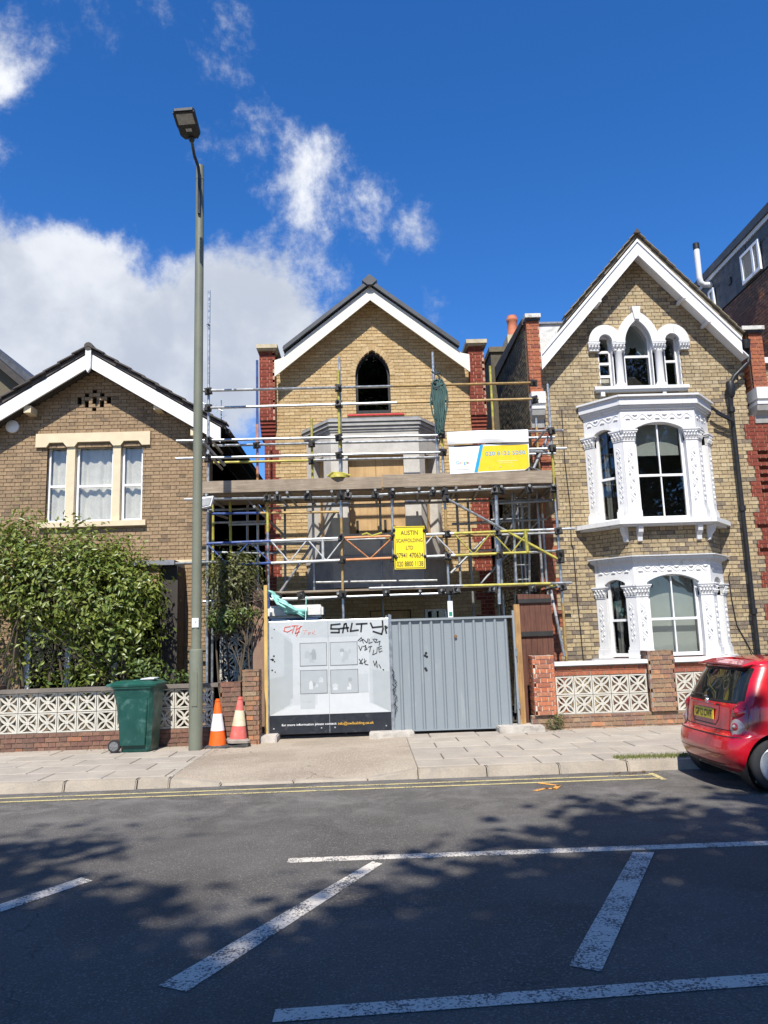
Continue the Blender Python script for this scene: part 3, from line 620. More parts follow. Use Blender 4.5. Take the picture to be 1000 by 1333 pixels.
for a, b in ((-2.21, -1.875), (2.285, 2.625)):
    pr = part(MH, 'pier', MB().box(a+.06, b-.06, 15.86, 16.4, 6.2, 7.86), 'mortar_buff')
    brick_wall(pr, Fp, 6.30, 7.86, lambda v: [(a, b)], 'brick_red', 'mortar_buff', bond='flemish', ones=60, backing=.09)
    Fs = Fr((b, 15.78, 0), (0, 1, 0)); Fl = Fr((a, 16.4, 0), (0, -1, 0))
    brick_wall(pr, Fs, 6.30, 7.86, lambda v: [(-.02, .6)], 'brick_red', 'mortar_buff', ones=0, backing=.05); brick_wall(pr, Fl, 6.30, 7.86, lambda v: [(-.0, .62)], 'brick_red', 'mortar_buff', ones=0, backing=.05)
    cb = MB()
    for k in range(5): cb.box(a+.004*k, b-.004*k, 15.77+.026*(k+1), 16.3, 6.30-.075*(k+1)+.004, 6.30-.075*k-.003)
    part(pr, 'corbel', cb, 'brick_red')
    part(pr, 'cap', MB().box(a-.05, b+.06, 15.64, 16.5, 7.865, 7.95).box(a-.03, b+.03, 15.68, 16.45, 7.83, 7.864), 'cap_stone')
FB = Fr((0, 15.58, 0))
part(MH, 'barge_board', MB().prism(FB, [(CX, 9.17), (CX, 8.86), (-1.865, 7.19), (-1.865, 7.55), (-1.70, 7.60), (-1.60, 7.735)], -.02, .02), 'barge_cream')
part(MH, 'barge_board', MB().prism(FB, [(CX+.003, 9.17), (2.02, 7.735), (2.10, 7.62), (2.28, 7.58), (2.28, 7.19), (CX+.003, 8.86)], -.02, .02), 'barge_cream')
for sgn in (-1, 1): e = CX+sgn*2.0; part(MH, 'soffit', MB().prism(FM, [(CX, 9.06), (e, 9.06-1.6), (e, 9.03-1.6), (CX, 9.03)], .004, .29), 'barge_cream')
mrf = roof_slopes(MH, FM, (CX, 9.30), .79, -1.66, 2.06, -8.5, .36, .09, 'slate')
part(mrf, 'verge_trim', MB().prism(Fr((0, 15.5, 0)), [(CX, 9.305), (-1.67, 7.83), (-1.67, 7.73), (CX, 9.205), (2.07, 7.73), (2.07, 7.83)], -.03, .03), 'slate')
part(mrf, 'ridge_tile', MB().prism(Fr((0, 15.46, 0)), [(CX, 9.40), (CX-.16, 9.26), (CX-.05, 9.16), (CX+.05, 9.16), (CX+.16, 9.26)], -8, .02), 'slate')
verge_tiles(mrf, (CX, 9.31), .79, -1.66, 2.06, 15.60, 15.85, 'slate', .28, .012, name='roof_slate')
# pointed window
ring = MB(); ri, ro = pointed(*AW, k=11), pointed(*AW, k=11, t=.11)
for i in range(len(ri)-1):
    g_ = .06; A0 = [ri[i][0]+(ri[i+1][0]-ri[i][0])*g_, ri[i][1]+(ri[i+1][1]-ri[i][1])*g_]; A1 = [ri[i][0]+(ri[i+1][0]-ri[i][0])*(1-g_), ri[i][1]+(ri[i+1][1]-ri[i][1])*(1-g_)]
    B0 = [ro[i][0]+(ro[i+1][0]-ro[i][0])*g_, ro[i][1]+(ro[i+1][1]-ro[i][1])*g_]; B1 = [ro[i][0]+(ro[i+1][0]-ro[i][0])*(1-g_), ro[i][1]+(ro[i+1][1]-ro[i][1])*(1-g_)]
    ring.prism(FM, [A0, A1, B1, B0], -.07, .006)
part(MH, 'window_arch', ring, 'brick_new_yellow', kind='stuff')
part(MH, 'arch_mortar', MB().strip(FM, ri, ro, -.08, .0025), 'mortar_tan')
wi = pointed(AW[0], AW[1], AW[2], AW[3], 12); wo_ = pointed(AW[0], AW[1], AW[2]-.05, AW[3]-.07, 12)
wf = MB().strip(FM, wi, wo_, -.16, -.10); wf.fb(FM, AW[0]-.375, AW[0]-.325, 6.47, 7.28, -.16, -.10).fb(FM, AW[0]+.325, AW[0]+.375, 6.47, 7.28, -.16, -.10).fb(FM, AW[0]-.325, AW[0]+.325, 6.47, 6.53, -.16, -.10)
w = part(MH, 'window', wf, 'black_paint'); part(w, 'pane', MB().prism(FM, [(AW[0]-.33, 6.52)]+[(x, y) for x, y in wo_]+[(AW[0]+.33, 6.52)], -.135, -.125), 'glass_dark')
part(w, 'reveal', MB().strip(FM, [(AW[0]-.375, 6.47)]+wi+[(AW[0]+.375, 6.47)], [(AW[0]-.41, 6.47)]+pointed(*AW, k=12, t=.035)+[(AW[0]+.41, 6.47)], -.42, -.012), 'mortar_tan')
part(MH, 'damp_membrane', MB().fb(FM, -.36, .86, 6.385, 6.415, 0, .03), 'tail_red')
# canted stone bay
def canted(xl, fl, fr_, xr, yw, yf): return (Fr((xl, yw, 0), (fl-xl, yf-yw, 0)), math.hypot(fl-xl, yf-yw)), (Fr((fl, yf, 0)), fr_-fl), (Fr((fr_, yf, 0), (xr-fr_, yw-yf, 0)), math.hypot(xr-fr_, yw-yf))
def plan(z): return Fr((0, 0, z), (1, 0, 0), (0, 1, 0))
MBAY = thing_bay = part(MH, 'bay_window', MB().prism(plan(0), [(-1.22, 15.9), (-.70, 15.14), (1.10, 15.14), (1.56, 15.9)], 2.70, 3.30).prism(plan(0), [(-1.22, 15.9), (-.70, 15.14), (1.10, 15.14), (1.56, 15.9)], 5.84, 5.875), 'stone_grey')
for (F, wd), (a, b), top in zip(canted(-1.24, -.69, 1.09, 1.58, 15.9, 15.10), ((.20, .68), (.335, 1.46), (.24, .74)), (5.36, 5.37, 5.30)):
    m = MB(); m.fb(F, 0, a, 3.30, 5.84, -.24, 0); m.fb(F, b, wd, 3.30, 5.84, -.24, 0); m.fb(F, a, b, 5.37, 5.84, -.24, -.001); m.fb(F, a, b, 3.30, 3.73, -.24, -.001)
    part(MBAY, 'stone_facing', m, 'stone_new')
    part(MBAY, 'plinth', MB().fb(F, -.0, wd, 2.66, 3.20, -.06, .02).fb(F, -.01, wd+.01, 3.20, 3.29, -.06, .05), 'stone_grey')
    part(MBAY, 'plywood_panel', MB().fb(F, a, (a+b)/2-.003, 3.735, 5.365, -.20, -.185).fb(F, (a+b)/2+.003, b, 3.735, 5.365, -.20, -.185), 'plywood')
    c_ = MB(); n_ = [(0, .05, 5.84), (.04, .09, 5.90), (.10, .05, 5.95), (.13, .10, 5.99)]
    for k, (o_, h_, z_) in enumerate(((.02, .045, 5.815), (.045, .045, 5.862), (.03, .016, 5.909), (.075, .06, 5.927), (.055, .014, 5.989), (.10, .05, 6.005))):
        e = o_*.42; c_.prism(Fr(F.o+V3((0, 0, z_)), F.u, F.n), [(0, -.2), (wd, -.2), (wd+e, o_), (-e, o_)], 0, -h_ if F.u.cross(F.n).z < 0 else h_)
    part(MBAY, 'cornice', c_, 'stone_grey')
part(MBAY, 'dark_bar', MB().fb(facade(15.29), -.22, -.17, 3.74, 4.02, -.03, .02), 'interior_dark'); part(MBAY, 'dark_bar', MB().fb(facade(15.29), .34, .39, 3.74, 4.02, -.03, .02), 'interior_dark')  # two short dark upright bars at the foot of the plywood
part(MBAY, 'flat_roof', MB().prism(plan(0), [(-1.33, 15.89), (-.71, 15.02), (1.11, 15.02), (1.66, 15.89)], 6.056, 6.085), 'lead')
part(MH, 'plywood_door', MB().fb(FM, .02, .42, .1, 2.22, -.12, -.10).fb(FM, .43, .83, .1, 2.22, -.12, -.10), 'plywood'); w = window(MH, FM, 1.14, 1.60, .9, 2.24, -.10, 'upvc', pane='glass_dark')
# ================================================================== the house on the right
YR = 14.8; FRT = facade(YR); RX = 5.66
RH = thing('brick_house', 'tall yellow stock brick gabled house with ornate white bay windows, behind the red car', 'house', (5.6, YR, .06))
AC, AL, AR = (5.61, 7.40, .275, .52), (4.94, 7.47, .135, .15), (6.305, 7.46, .145, .15)
def rh_holes(v):
    h = []
    if 6.50 < v <= 7.40: h.append((4.80, 6.46))
    elif v > 7.40:
        w = half_pointed(AC[2], AC[3], v-AC[1])
        if w: h.append((AC[0]-w-.06, AC[0]+w+.06))
        for a in (AL, AR):
            if v < a[1]+a[3]: q = a[2]*math.sqrt(max(0, 1-((v-a[1])/a[3])**2)) if v > a[1] else a[2]; h.append((a[0]-q-.03, a[0]+q+.03))
    if 3.62 < v < 6.05: h.append((4.50, 6.80))
    if v < 2.98: h.append((4.50, 6.80))
    elif v <= 3.62: h.append((4.52, 6.75))
    return h
def rq(v): return .12 if int((v+.3)/.3) % 2 else 0.
def rh_span(v):
    e = (9.33-v)/1.12
    a = 3.62+rq(v)*(v < 5.73) if v < 7 else RX-e; b = 7.62-rq(v)*(v < 5.85)+.12 if v < 7 else RX+e
    return sub((max(a, RX-e, 3.62), min(b, RX+e)), rh_holes(v)) if e > .08 else []
brick_wall(RH, FRT, .06, 9.33, rh_span, 'brick_stock', 'mortar_dark', course=.078, L_=.222, bond='flemish', pref=lambda u, v: v > 1.4 and u > 3.8)
brick_wall(RH, FRT, .06, 5.73, lambda v: [(3.32, 3.615+rq(v))], 'brick_red_old', 'mortar_dark', course=.078, bond='flemish', ones=80)
brick_wall(RH, FRT, .06, 5.85, lambda v: [(7.625-rq(v)+.12, 8.13)], 'brick_red', 'mortar_buff', course=.078, bond='flemish', ones=150)
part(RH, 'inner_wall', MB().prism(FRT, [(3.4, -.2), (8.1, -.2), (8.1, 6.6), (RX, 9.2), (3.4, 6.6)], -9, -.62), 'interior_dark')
rg = MB(); 
for (c, s, a, h), f in ((AC, pointed), (AL, rounded), (AR, rounded)):
    pts = f(c, s, a, h); P2 = [(c-a, 6.5)]+pts+[(c+a, 6.5)]; Q2 = [(c-a-.02, 6.5)]+f(c, s, a, h, t=.02)+[(c+a+.02, 6.5)]; rg.strip(FRT, P2, Q2, -.30, -.005)
part(RH, 'reveal', rg, 'white_paint_old')
gw = part(RH, 'window_arch', MB().strip(FRT, pointed(*AC), pointed(*AC, t=.17), -.05, .085), 'white_paint_old', smooth=True)
for a in (AL, AR): part(RH, 'window_arch', MB().strip(FRT, rounded(*a), rounded(*a, t=.20), -.05, .08), 'white_paint_old', smooth=True)
part(RH, 'keystone', MB().prism(FRT, [(5.565, 7.92), (5.655, 7.92), (5.70, 8.19), (5.52, 8.19)], .0, .12), 'white_paint_old')
for u0_, u1_ in ((4.60, 4.79), (5.09, 5.31), (5.91, 6.14), (6.46, 6.63)):
    part(RH, 'capital', capital(FRT, u0_, u1_, 7.27, 7.45, .07, .022), 'white_paint_old')
for c in (5.205, 6.025): part(RH, 'column', MB().lathe((c, YR+.0, 6.50), [(.11, 0), (.11, .06), (.085, .09), (.078, .12), (.075, .72), (.09, .74), (.09, .77)], 18), 'white_paint_old', True)
part(RH, 'window_sill', MB().fb(FRT, 4.64, 6.55, 6.44, 6.505, -.2, .12).fb(FRT, 4.68, 6.51, 6.40, 6.438, -.05, .08).fb(FRT, 4.76, 4.84, 6.31, 6.398, .0, .09).fb(FRT, 6.02, 6.09, 6.33, 6.398, .0, .07), 'white_paint_old')
w = window(RH, FRT, 5.31, 5.92, 6.51, 7.94, -.13, 'white_paint', .055, rails=(7.20,), pane='glass')
part(w, 'blind', MB().prism(FRT, [(5.34, 7.9), (5.34, 7.25), (5.47, 7.29), (5.54, 7.36), (5.56, 7.47), (5.60, 7.44), (5.64, 7.44), (5.68, 7.47), (5.70, 7.36), (5.77, 7.29), (5.90, 7.25), (5.90, 7.9)], -.30, -.29), 'blind')
w = window(RH, FRT, 4.80, 5.09, 6.51, 7.64, -.13, 'white_paint', .045, rails=(6.79, 7.06, 7.31), pane='glass', rail_w=.05)
part(w, 'blind', MB().fb(FRT, 4.82, 5.08, 6.55, 6.78, -.27, -.26), 'curtain')
window(RH, FRT, 6.16, 6.46, 6.51, 7.64, -.13, 'white_paint', .045, rails=(7.08,), pane='glass')
FBR = Fr((0, 14.47, 0)); barge(RH, FBR, (RX, 9.53), .345, 1.125, 1.125, 3.545, 7.58, -.02, .02, 'white_paint')
part(RH, 'barge_moulding', MB().prism(FBR, [(RX, 9.535), (3.56, 9.535-1.125*2.10), (3.56, 9.47-1.125*2.10), (RX, 9.47), (7.58, 9.47-1.125*1.92), (7.58, 9.535-1.125*1.92)], .021, .045), 'white_paint')
for sgn in (-1, 1): e = RX+sgn*2.05; part(RH, 'soffit', MB().prism(FRT, [(RX, 9.32), (e, 9.32-1.125*2.05), (e, 9.29-1.125*2.05), (RX, 9.29)], .004, .31), 'white_paint')
for u, v in ((6.52, 8.26), (6.98, 7.74), (4.80, 8.22)): part(RH, 'purlin_end', MB().fb(FRT, u-.03, u+.03, v-.03, v+.03, 0, .36), 'white_paint_old')
rrf = roof_slopes(RH, FRT, (RX, 9.66), 1.125, 4.10, 7.62, -8, .34, .08, 'roof_tile_olive')
verge_tiles(rrf, (RX, 9.665), 1.125, 4.08, 7.62, 14.40, 14.66, 'roof_tile_olive', .20, .02, rows=1)
part(rrf, 'ridge_tile', MB().prism(Fr((0, 14.40, 0)), [(RX, 9.745), (RX-.07, 9.64), (RX+.07, 9.64)], -8, .02), 'roof_tile_dark')
part(RH, 'gutter_wall', MB().box(3.60, 4.72, 15.2, 15.5, 6.6, 8.06), 'render_white'); part(RH, 'flashing', MB().box(3.60, 4.72, 15.16, 15.55, 8.06, 8.10), 'lead')
# party piers with caps and consoles
def party(a, b, z0, z1, caps, bm_, ones):
    p_ = part(RH, 'pier', MB().box(a+.05, b-.05, 14.80, 15.3, z0, z1), 'mortar_buff'); F = Fr((0, 14.68, 0))
    brick_wall(p_, F, z0, z1, lambda v: [(a, b)], bm_, 'mortar_buff', course=.078, bond='flemish', ones=ones, backing=.1)
    for F2 in (Fr((b, 14.70, 0), (0, 1, 0)), Fr((a, 15.3, 0), (0, -1, 0))): brick_wall(p_, F2, z0, z1, lambda v: [(0, .58)], bm_, 'mortar_buff', course=.078, ones=0, backing=.04)
    part(p_, 'cap', MB().box(a-.03-caps, b+.03, 14.60, 15.4, z1+.05, z1+.13), 'cap_white'); part(p_, 'cap_course', MB().box(a-.02, b+.02, 14.64, 15.35, z1+.0, z1+.048), 'slate')
    c = MB(); c.box(a-.0, b+.02, 14.60, 15.0, z0-.24, z0-.004); c.box(a+.02, b, 14.64, 15.0, z0-.29, z0-.242); c.box(a, b+.01, 14.62, 15.0, z0-.35, z0-.292); part(p_, 'console_block', c, 'white_paint_old')
    part(p_, 'console', MB().prism(Fr((a, 0, 0), (0, 1, 0)), [(14.63, z0-.352), (15.0, z0-.352), (15.0, z0-.70), (14.78, z0-.70), (14.76, z0-.55), (14.66, z0-.47)], 0, b-a), 'stone_grey')
party(3.335, 3.595, 6.41, 7.92, 0, 'brick_red_old', 40); party(7.85, 8.13, 6.39, 7.55, .12, 'brick_red_old', 40)
# dark flank towards the alley, with chimneys
Ff = Fr((3.32, 24.0, 0), (0, -1, 0))
def fl_span(v):
    if v < 7.9: return [(.0, 9.18)]
    return [(max(0., 9.1-(8.35-v)*99), 9.18)] if False else []
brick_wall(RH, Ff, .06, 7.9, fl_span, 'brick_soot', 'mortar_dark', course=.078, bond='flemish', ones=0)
part(RH, 'parapet_coping', MB().prism(Fr((0, 0, 0), (0, 1, 0)), [(14.82, 7.90), (14.82, 8.03), (18.2, 8.22), (18.2, 7.9)], 3.28, 3.62), 'dark_timber_and_shade')
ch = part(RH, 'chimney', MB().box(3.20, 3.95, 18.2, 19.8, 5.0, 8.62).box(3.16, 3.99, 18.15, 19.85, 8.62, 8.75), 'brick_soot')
def pot(p, zb, s=1.): return part(ch, 'chimney_pot', MB().lathe((p[0], p[1], zb), [(.15*s, 0), (.15*s, .10), (.12*s, .14), (.12*s, .44), (.14*s, .47), (.14*s, .53), (.125*s, .55), (.125*s, .60), (.10*s, .60), (.10*s, .3)], 16), 'terracotta', True)
P_ = (3.866, 18.600, 9.125); pot(P_, P_[2], 1.02); part(ch, 'stack_cap', MB().box(P_[0]-.2, P_[0]+.3, 18.3, 19.0, 8.6, P_[2]-.004), 'cap_stone')
ch2 = part(RH, 'chimney', MB().box(3.18, 3.75, 20.5, 22.0, 5.0, 7.9), 'brick_soot'); P_ = (3.668, 21.000, 8.765); pot(P_, P_[2], 1.1); part(ch2, 'stack_cap', MB().box(P_[0]-.25, P_[0]+.3, 20.6, 21.4, P_[2]-.15, P_[2]-.004), 'brick_soot')

def ornate_bay(z_sill, z_sh0, z_cap0, z_cap1, z_sp, crown, z_c0, z_c1, z_bot, yb, blind, nm):
    """one storey of the canted bay: pilasters with carved vines, leaf capitals, arched head, cornice"""
    B = part(RH, 'bay_window', MB().prism(plan(0), [(4.45, YR), (4.98, yb+.1), (6.32, yb+.1), (6.83, YR)], z_c0-.03, z_c0-.002), 'white_paint_old')
    for k, ((F, wd), pl, hm) in enumerate(zip(canted(4.38, 4.93, 6.37, 6.88, YR, yb), ((.19, .19), (.23, .23), (.19, .19)), (.14, .19, .13))):
        a, b = pl[0], wd-pl[1]
        head = MB().prism(F, [(0, z_cap1), (a, z_cap1), (a, z_sp)]+seg_arch(a, b, z_sp, crown-z_sp-(.06 if k != 1 else 0))[1:-1]+[(b, z_sp), (b, z_cap1), (wd, z_cap1), (wd, z_c0), (0, z_c0)], -.16, 0)
        h_ = part(B, 'arch_panel', head, 'white_paint_old')
        part(B, 'carving', vine(F, .06, wd-.06, crown+.02, z_c0-.05, .0, False, .010), 'white_paint_old', True)
        for q0, q1 in ((0, a), (b, wd)):
            pm = MB(); pm.fb(F, q0+.0, q1-.0, z_sh0, z_cap0, -.15, .018)
            pm.fb(F, q0-.02, q1+.02, z_sill+.0, z_sh0-.05, -.15, .05); pm.fb(F, q0-.01, q1+.01, z_sh0-.048, z_sh0-.002, -.15, .032)
            part(B, 'pilaster', pm, 'white_paint_old')
        for q0, q1 in ((0, a), (b, wd)):
            part(B, 'capital', capital(F, q0, q1, z_cap0, z_cap1, .018, .045), 'white_paint_old', True)
            part(B, 'carving', vine(F, q0+.035, q1-.035, z_sh0+.10, z_cap0-.12, .018), 'white_paint_old', True)
        # window
        mid = z_sill+(crown-z_sill)*.46
        wdw = window(B, F, a+.005, b-.005, z_sill+.02, crown+.03, -.09, 'white_paint', .055, rails=(mid,), bars=((a+b)/2,) if k == 1 else (), pane='glass')
        if k == 1: part(wdw, 'blind', MB().fb(F, a+.04, b-.04, blind, crown, -.26, -.25), 'blind')
        else: drape(wdw, F, a+.05, a+.16 if k == 0 else b-.05, z_sill+.05, crown, -.26, 'net_dark', 2, .015)
        # cornice: four stepped mouldings mitred round the corners
        cm = MB(); hh = z_c1-z_c0
        for o_, f0, f1 in ((.03, 0, .16), (.06, .16, .30), (.09, .30, .86), (.14, .86, 1.)):
            e = o_*.40; cm.prism(Fr(F.o+V3((0, 0, z_c0+hh*f0)), F.u, F.n), [(0, -.25), (wd, -.25), (wd+e, o_), (-e, o_)], 0, -(hh*(f1-f0)-.0015))
        part(B, 'cornice', cm, 'white_paint_old')
        ap = MB().fb(F, 0, wd, z_bot, z_sill-.0, -.14, .0); part(B, 'apron', ap, 'brick_plum') if nm == 'lower' else None
    part(B, 'flat_roof', MB().prism(plan(0), [(4.30, YR-.01), (4.88, yb-.08), (6.42, yb-.08), (6.96, YR-.01)], z_c1-.02, z_c1+.012), 'lead')
    return B
B1 = ornate_bay(3.70, 3.94, 5.24, 5.46, 5.47, 5.61, 5.86, 6.13, 3.6, 14.20, 5.0, 'upper')
part(B1, 'window_sill', MB().prism(plan(0), [(4.06, YR), (4.08, 14.72), (4.68, 13.99), (6.50, 13.99), (7.10, 14.72), (7.12, YR)], 3.615, 3.70), 'white_paint_old')
part(B1, 'sill_moulding', MB().prism(plan(0), [(4.16, YR), (4.18, 14.74), (4.74, 14.06), (6.44, 14.06), (7.02, 14.74), (7.03, YR)], 3.58, 3.613), 'white_paint_old')
for (F, wd) in canted(4.38, 4.93, 6.37, 6.88, YR, 14.2):
    pos = (.16, wd-.16) if abs(F.n.y+1) < .01 else ((wd-.08,) if F.n.x < 0 else (.08,))
    for u in pos: part(B1, 'bracket', MB().prism(Fr(F.p(u-.045, 0, 0), F.n, F.v), [(0, 3.30), (.05, 3.31), (.07, 3.40), (.13, 3.47), (.155, 3.578), (0, 3.578)], 0, -.09), 'white_paint_old')
    brick_wall(B1, F, 3.03, 3.60, lambda v, w_=wd: [(0, w_)], 'brick_stock', 'mortar_dark', course=.078, bond='flemish', ones=0, backing=.15)
B0 = ornate_bay(1.16, 1.36, 2.28, 2.50, 2.54, 2.68, 2.92, 3.03, .06, 14.20, 1.2, 'lower')
part(B0, 'window_sill', MB().prism(plan(0), [(4.2, YR), (4.22, 14.75), (4.80, 14.05), (6.46, 14.05), (7.0, 14.75), (7.0, YR)], 1.06, 1.155), 'white_paint_old')
# rainwater pipe, branch, cables
dp = MB().path([(7.34, 14.68, .2), (7.34, 14.68, 6.15), (7.335, 14.66, 6.33), (7.38, 14.64, 6.52), (7.46, 14.64, 6.64), (7.74, 14.60, 6.90), (7.77, 14.60, 7.0), (7.77, 14.60, 7.22)], .044, 10)
for z in (1.9, 3.9, 5.9): dp.lathe((7.34, 14.68, z), [(.066, 0), (.066, .10)], 10)
DP = single('drain_pipe', dp, 'black_paint', 'black cast iron rain pipe down the right end of the stock brick wall', 'drain pipe', True)
part(DP, 'hopper', MB().lathe((7.36, 14.66, 6.20), [(.05, 0), (.08, .08), (.09, .25), (.07, .33)], 12), 'black_paint', True)
part(DP, 'branch_pipe', MB().path([(6.93, 14.62, 5.98), (7.02, 14.62, 5.90), (7.30, 14.64, 5.74)], .032, 8).path([(6.98, 14.58, 5.86), (7.32, 14.60, 5.68)], .028, 8), 'black_paint', True)
part(DP, 'gutter_outlet', MB().path([(7.62, 14.50, 7.30), (7.62, 22, 7.30)], .06, 8).lathe((7.70, 14.52, 7.16), [(.07, 0), (.09, .18)], 10), 'black_paint', True)
for nm_, pts, lb in (('cable', [(3.96, 14.78, 6.05), (3.95, 14.78, 5.0), (3.99, 14.78, 4.1), (3.96, 14.78, 3.36), (3.99, 14.78, 3.30), (4.0, 14.78, 2.3), (4.03, 14.78, 1.15)], 'thin black cable running down the stock brick wall left of the white bays'),
                     ('cable', [(7.02, 14.78, 2.72), (6.98, 14.78, 2.66), (6.99, 14.78, 2.2), (7.04, 14.78, 1.7), (7.22, 14.78, 1.3), (7.3, 14.74, 1.1)], 'thin dark cable looping down beside the black rain pipe')):
    single(nm_, MB().path(pts, .010, 5), 'black_paint', lb, 'cable', True)

# ================================================================== neighbour on the far right, with slate flank
NH = thing('terraced_house', 'brick house at the right border with a slate hung upper flank and white casement windows', 'house', (9.5, YR, .06))
brick_wall(NH, FRT, .06, 6.9, lambda v: [(8.14, 9.8)] if not 4.4 < v < 6.0 and not 1.2 < v < 3 else [(8.14, 8.24), (9.3, 9.8)], 'brick_stock', 'mortar_dark', course=.078, L_=.222, bond='flemish', ones=0)
part(NH, 'inner_wall', MB().box(8.2, 14, 15.3, 30, 0, 6.8), 'interior_dark')
part(NH, 'string_course', MB().fb(FRT, 8.14, 9.8, 6.92, 7.04, -.2, .10).fb(FRT, 8.14, 9.8, 6.15, 6.4, -.05, .05), 'white_paint_old')
for z0, z1 in ((4.4, 5.7), (1.2, 2.9)):
    part(NH, 'window_arch', MB().strip(FRT, [(8.24, z0)]+rounded(8.77, z1-.1, .53, .38)+[(9.3, z0)], [(8.16, z0)]+rounded(8.77, z1-.1, .53, .38, t=.09)+[(9.39, z0)], -.1, .05), 'white_paint_old')
    window(NH, FRT, 8.25, 9.29, z0, z1+.25, -.12, 'white_paint', .06, rails=((z0+z1)/2,), pane='glass_dark')
NX = 9.3; Fx = Fr((NX, 30, 0), (0, -1, 0))
part(NH, 'flank_wall', MB().box(NX+.02, 14, 15.3, 30, 6.6, 10.7), 'interior_dark'); brick_wall(NH, facade(15.28), 6.9, 10.7, lambda v: [(NX+.02, 14)], 'brick_plum', 'mortar_dark', course=.078, bond='flemish', ones=0, backing=.01)
brick_wall(NH, Fx, 7.0, 9.72, lambda v: [(6, 14.7)], 'brick_plum', 'mortar_dark', course=.078, bond='flemish', ones=0, backing=.02)
sl = MB().fb(Fx, 6, 14.7, 9.74, 10.75, 0, .01); cl_ = part(NH, 'slate_cladding', sl, 'slate')
k = 0
for r_ in range(3):
    for c_ in range(15):
        u = 6+c_*.58+(r_ % 2)*.29
        if u > 14.4 or (r_ < 3 and 12.75 < u+.29 < 13.75) : continue
        part(cl_, 'slate_panel', MB().fb(Fx, u+.004, u+.576, 9.75+r_*.335, 9.75+r_*.335+.33, .011, .022), 'slate')
part(NH, 'fascia', MB().fb(Fx, 6, 14.7, 10.752, 10.86, 0, .05), 'white_paint_old'); part(NH, 'roof_edge', MB().fb(Fx, 6, 14.75, 10.862, 11.06, -3, .10), 'slate')
for (ya, yb, za, zb) in ((16.36, 17.22, 9.78, 10.52), (18.72, 19.02, 9.9, 10.46)):
    w = window(NH, Fr((NX-.06, 30, 0), (0, -1, 0)), 30-yb, 30-ya, za, zb, .03, 'upvc', .07, bars=() , pane='glass')
    if yb-ya > .5: part(w, 'mullion', MB().fb(Fr((NX-.06, 30, 0), (0, -1, 0)), 30-(ya+yb)/2+.09, 30-(ya+yb)/2+.17, za+.05, zb-.05, -.02, .034), 'upvc')
fx = MB().path([(NX-.02, 18.9, 10.62), (NX-.22, 18.9, 10.62), (NX-.30, 18.9, 10.69), (NX-.32, 18.9, 10.82), (NX-.32, 18.9, 11.62)], .075, 12)
fl_ = part(NH, 'flue_pipe', fx, 'white_paint_old', True); part(fl_, 'flue_cap', MB().lathe((NX-.32, 18.9, 11.63), [(.085, 0), (.085, .16), (.06, .18)], 12), 'black_paint', True)
part(NH, 'vent', MB().fb(Fx, 12.0, 12.16, 10.15, 10.32, 0, .05), 'black_paint')
# ================================================================== scaffolding
SC = thing('scaffold', 'tube scaffold with board platform and lattice beam standing across the front of the unfinished house', 'scaffold', (.3, 14.2, .06))
TM = ['galv', 'tube_yellow', 'tube_ochre', 'tube_blue', 'tube_orange', 'galv_dull', 'tube_pale']
GA, YE, OC, BL, OR, DU, WH = range(7)
TR = .0245
def tube(name, p, q, cols=((1., GA),), r=TR):
    """one scaffold tube; cols gives bands of paint as (share of the length, colour)"""
    m = MB(); p, q = V3(p), V3(q); t = 0.; tot = sum(c[0] for c in cols)
    for i, (w_, c) in enumerate(cols):
        m.c = c; a, b = p.lerp(q, t/tot), p.lerp(q, (t+w_)/tot); m.tube(a, b, r, 9, caps=True); t += w_
    return part(SC, name, m, TM, True)
YF, YB = 13.70, 14.72
# uprights on the street side
tube('standard', (-2.86, YF, .06), (-2.86, YF, 8.26))
tube('standard', (-1.78, YF+.05, .9), (-1.80, YF+.05, 4.52), ((.55, BL), (.35, BL), (.6, GA), (.5, YE)))
tube('standard', (-.47, YF, .06), (-.46, YF, 6.62), ((2.4, GA), (1.4, OC), (1.3, GA), (1.5, YE)))
tube('standard', (-.44, YF+.05, 4.3), (-.435, YF+.05, 6.9), ((1., GA),), .022)
tube('standard', (.455, YF+.02, 3.0), (.46, YF+.02, 4.56))
tube('standard', (1.42, YF, 2.05), (1.42, YF, 5.5), ((1.3, GA), (1.5, OC), (1.7, GA), (.6, YE)))
tube('standard', (1.33, YF+.05, 4.4), (1.32, YF+.05, 6.95))
tube('standard', (2.31, YF, 2.2), (2.37, YF, 4.56), ((1., GA),), .032)
tube('standard', (3.44, YF, .11), (3.44, YF, 6.25), ((1.1, GA), (1.05, OC), (1.9, GA), (.9, YE), (.4, DU), (1., GA)))
# uprights on the house side
for x, z0, z1, c in ((-2.98, .06, 4.4, ((1., GA), (.6, YE))), (-2.12, .06, 7.24, ((3.5, GA), (.8, OC), (1., OR), (1.2, BL))), (-1.05, .06, 6.01, ((3.8, GA), (1.5, YE))), (2.55, .06, 7.0, ((3.6, GA), (2, OC), (1, YE))), (3.41, .06, 7.08, ((4, GA), (1.8, OC), (1.4, GA))), (.25, .06, 4.4, ((1., DU),)), (1.52, .06, 4.5, ((1., DU),)), (-.5, .06, 4.4, ((1, DU),))):
    tube('standard', (x, YB, z0), (x+.01, YB, z1), c)
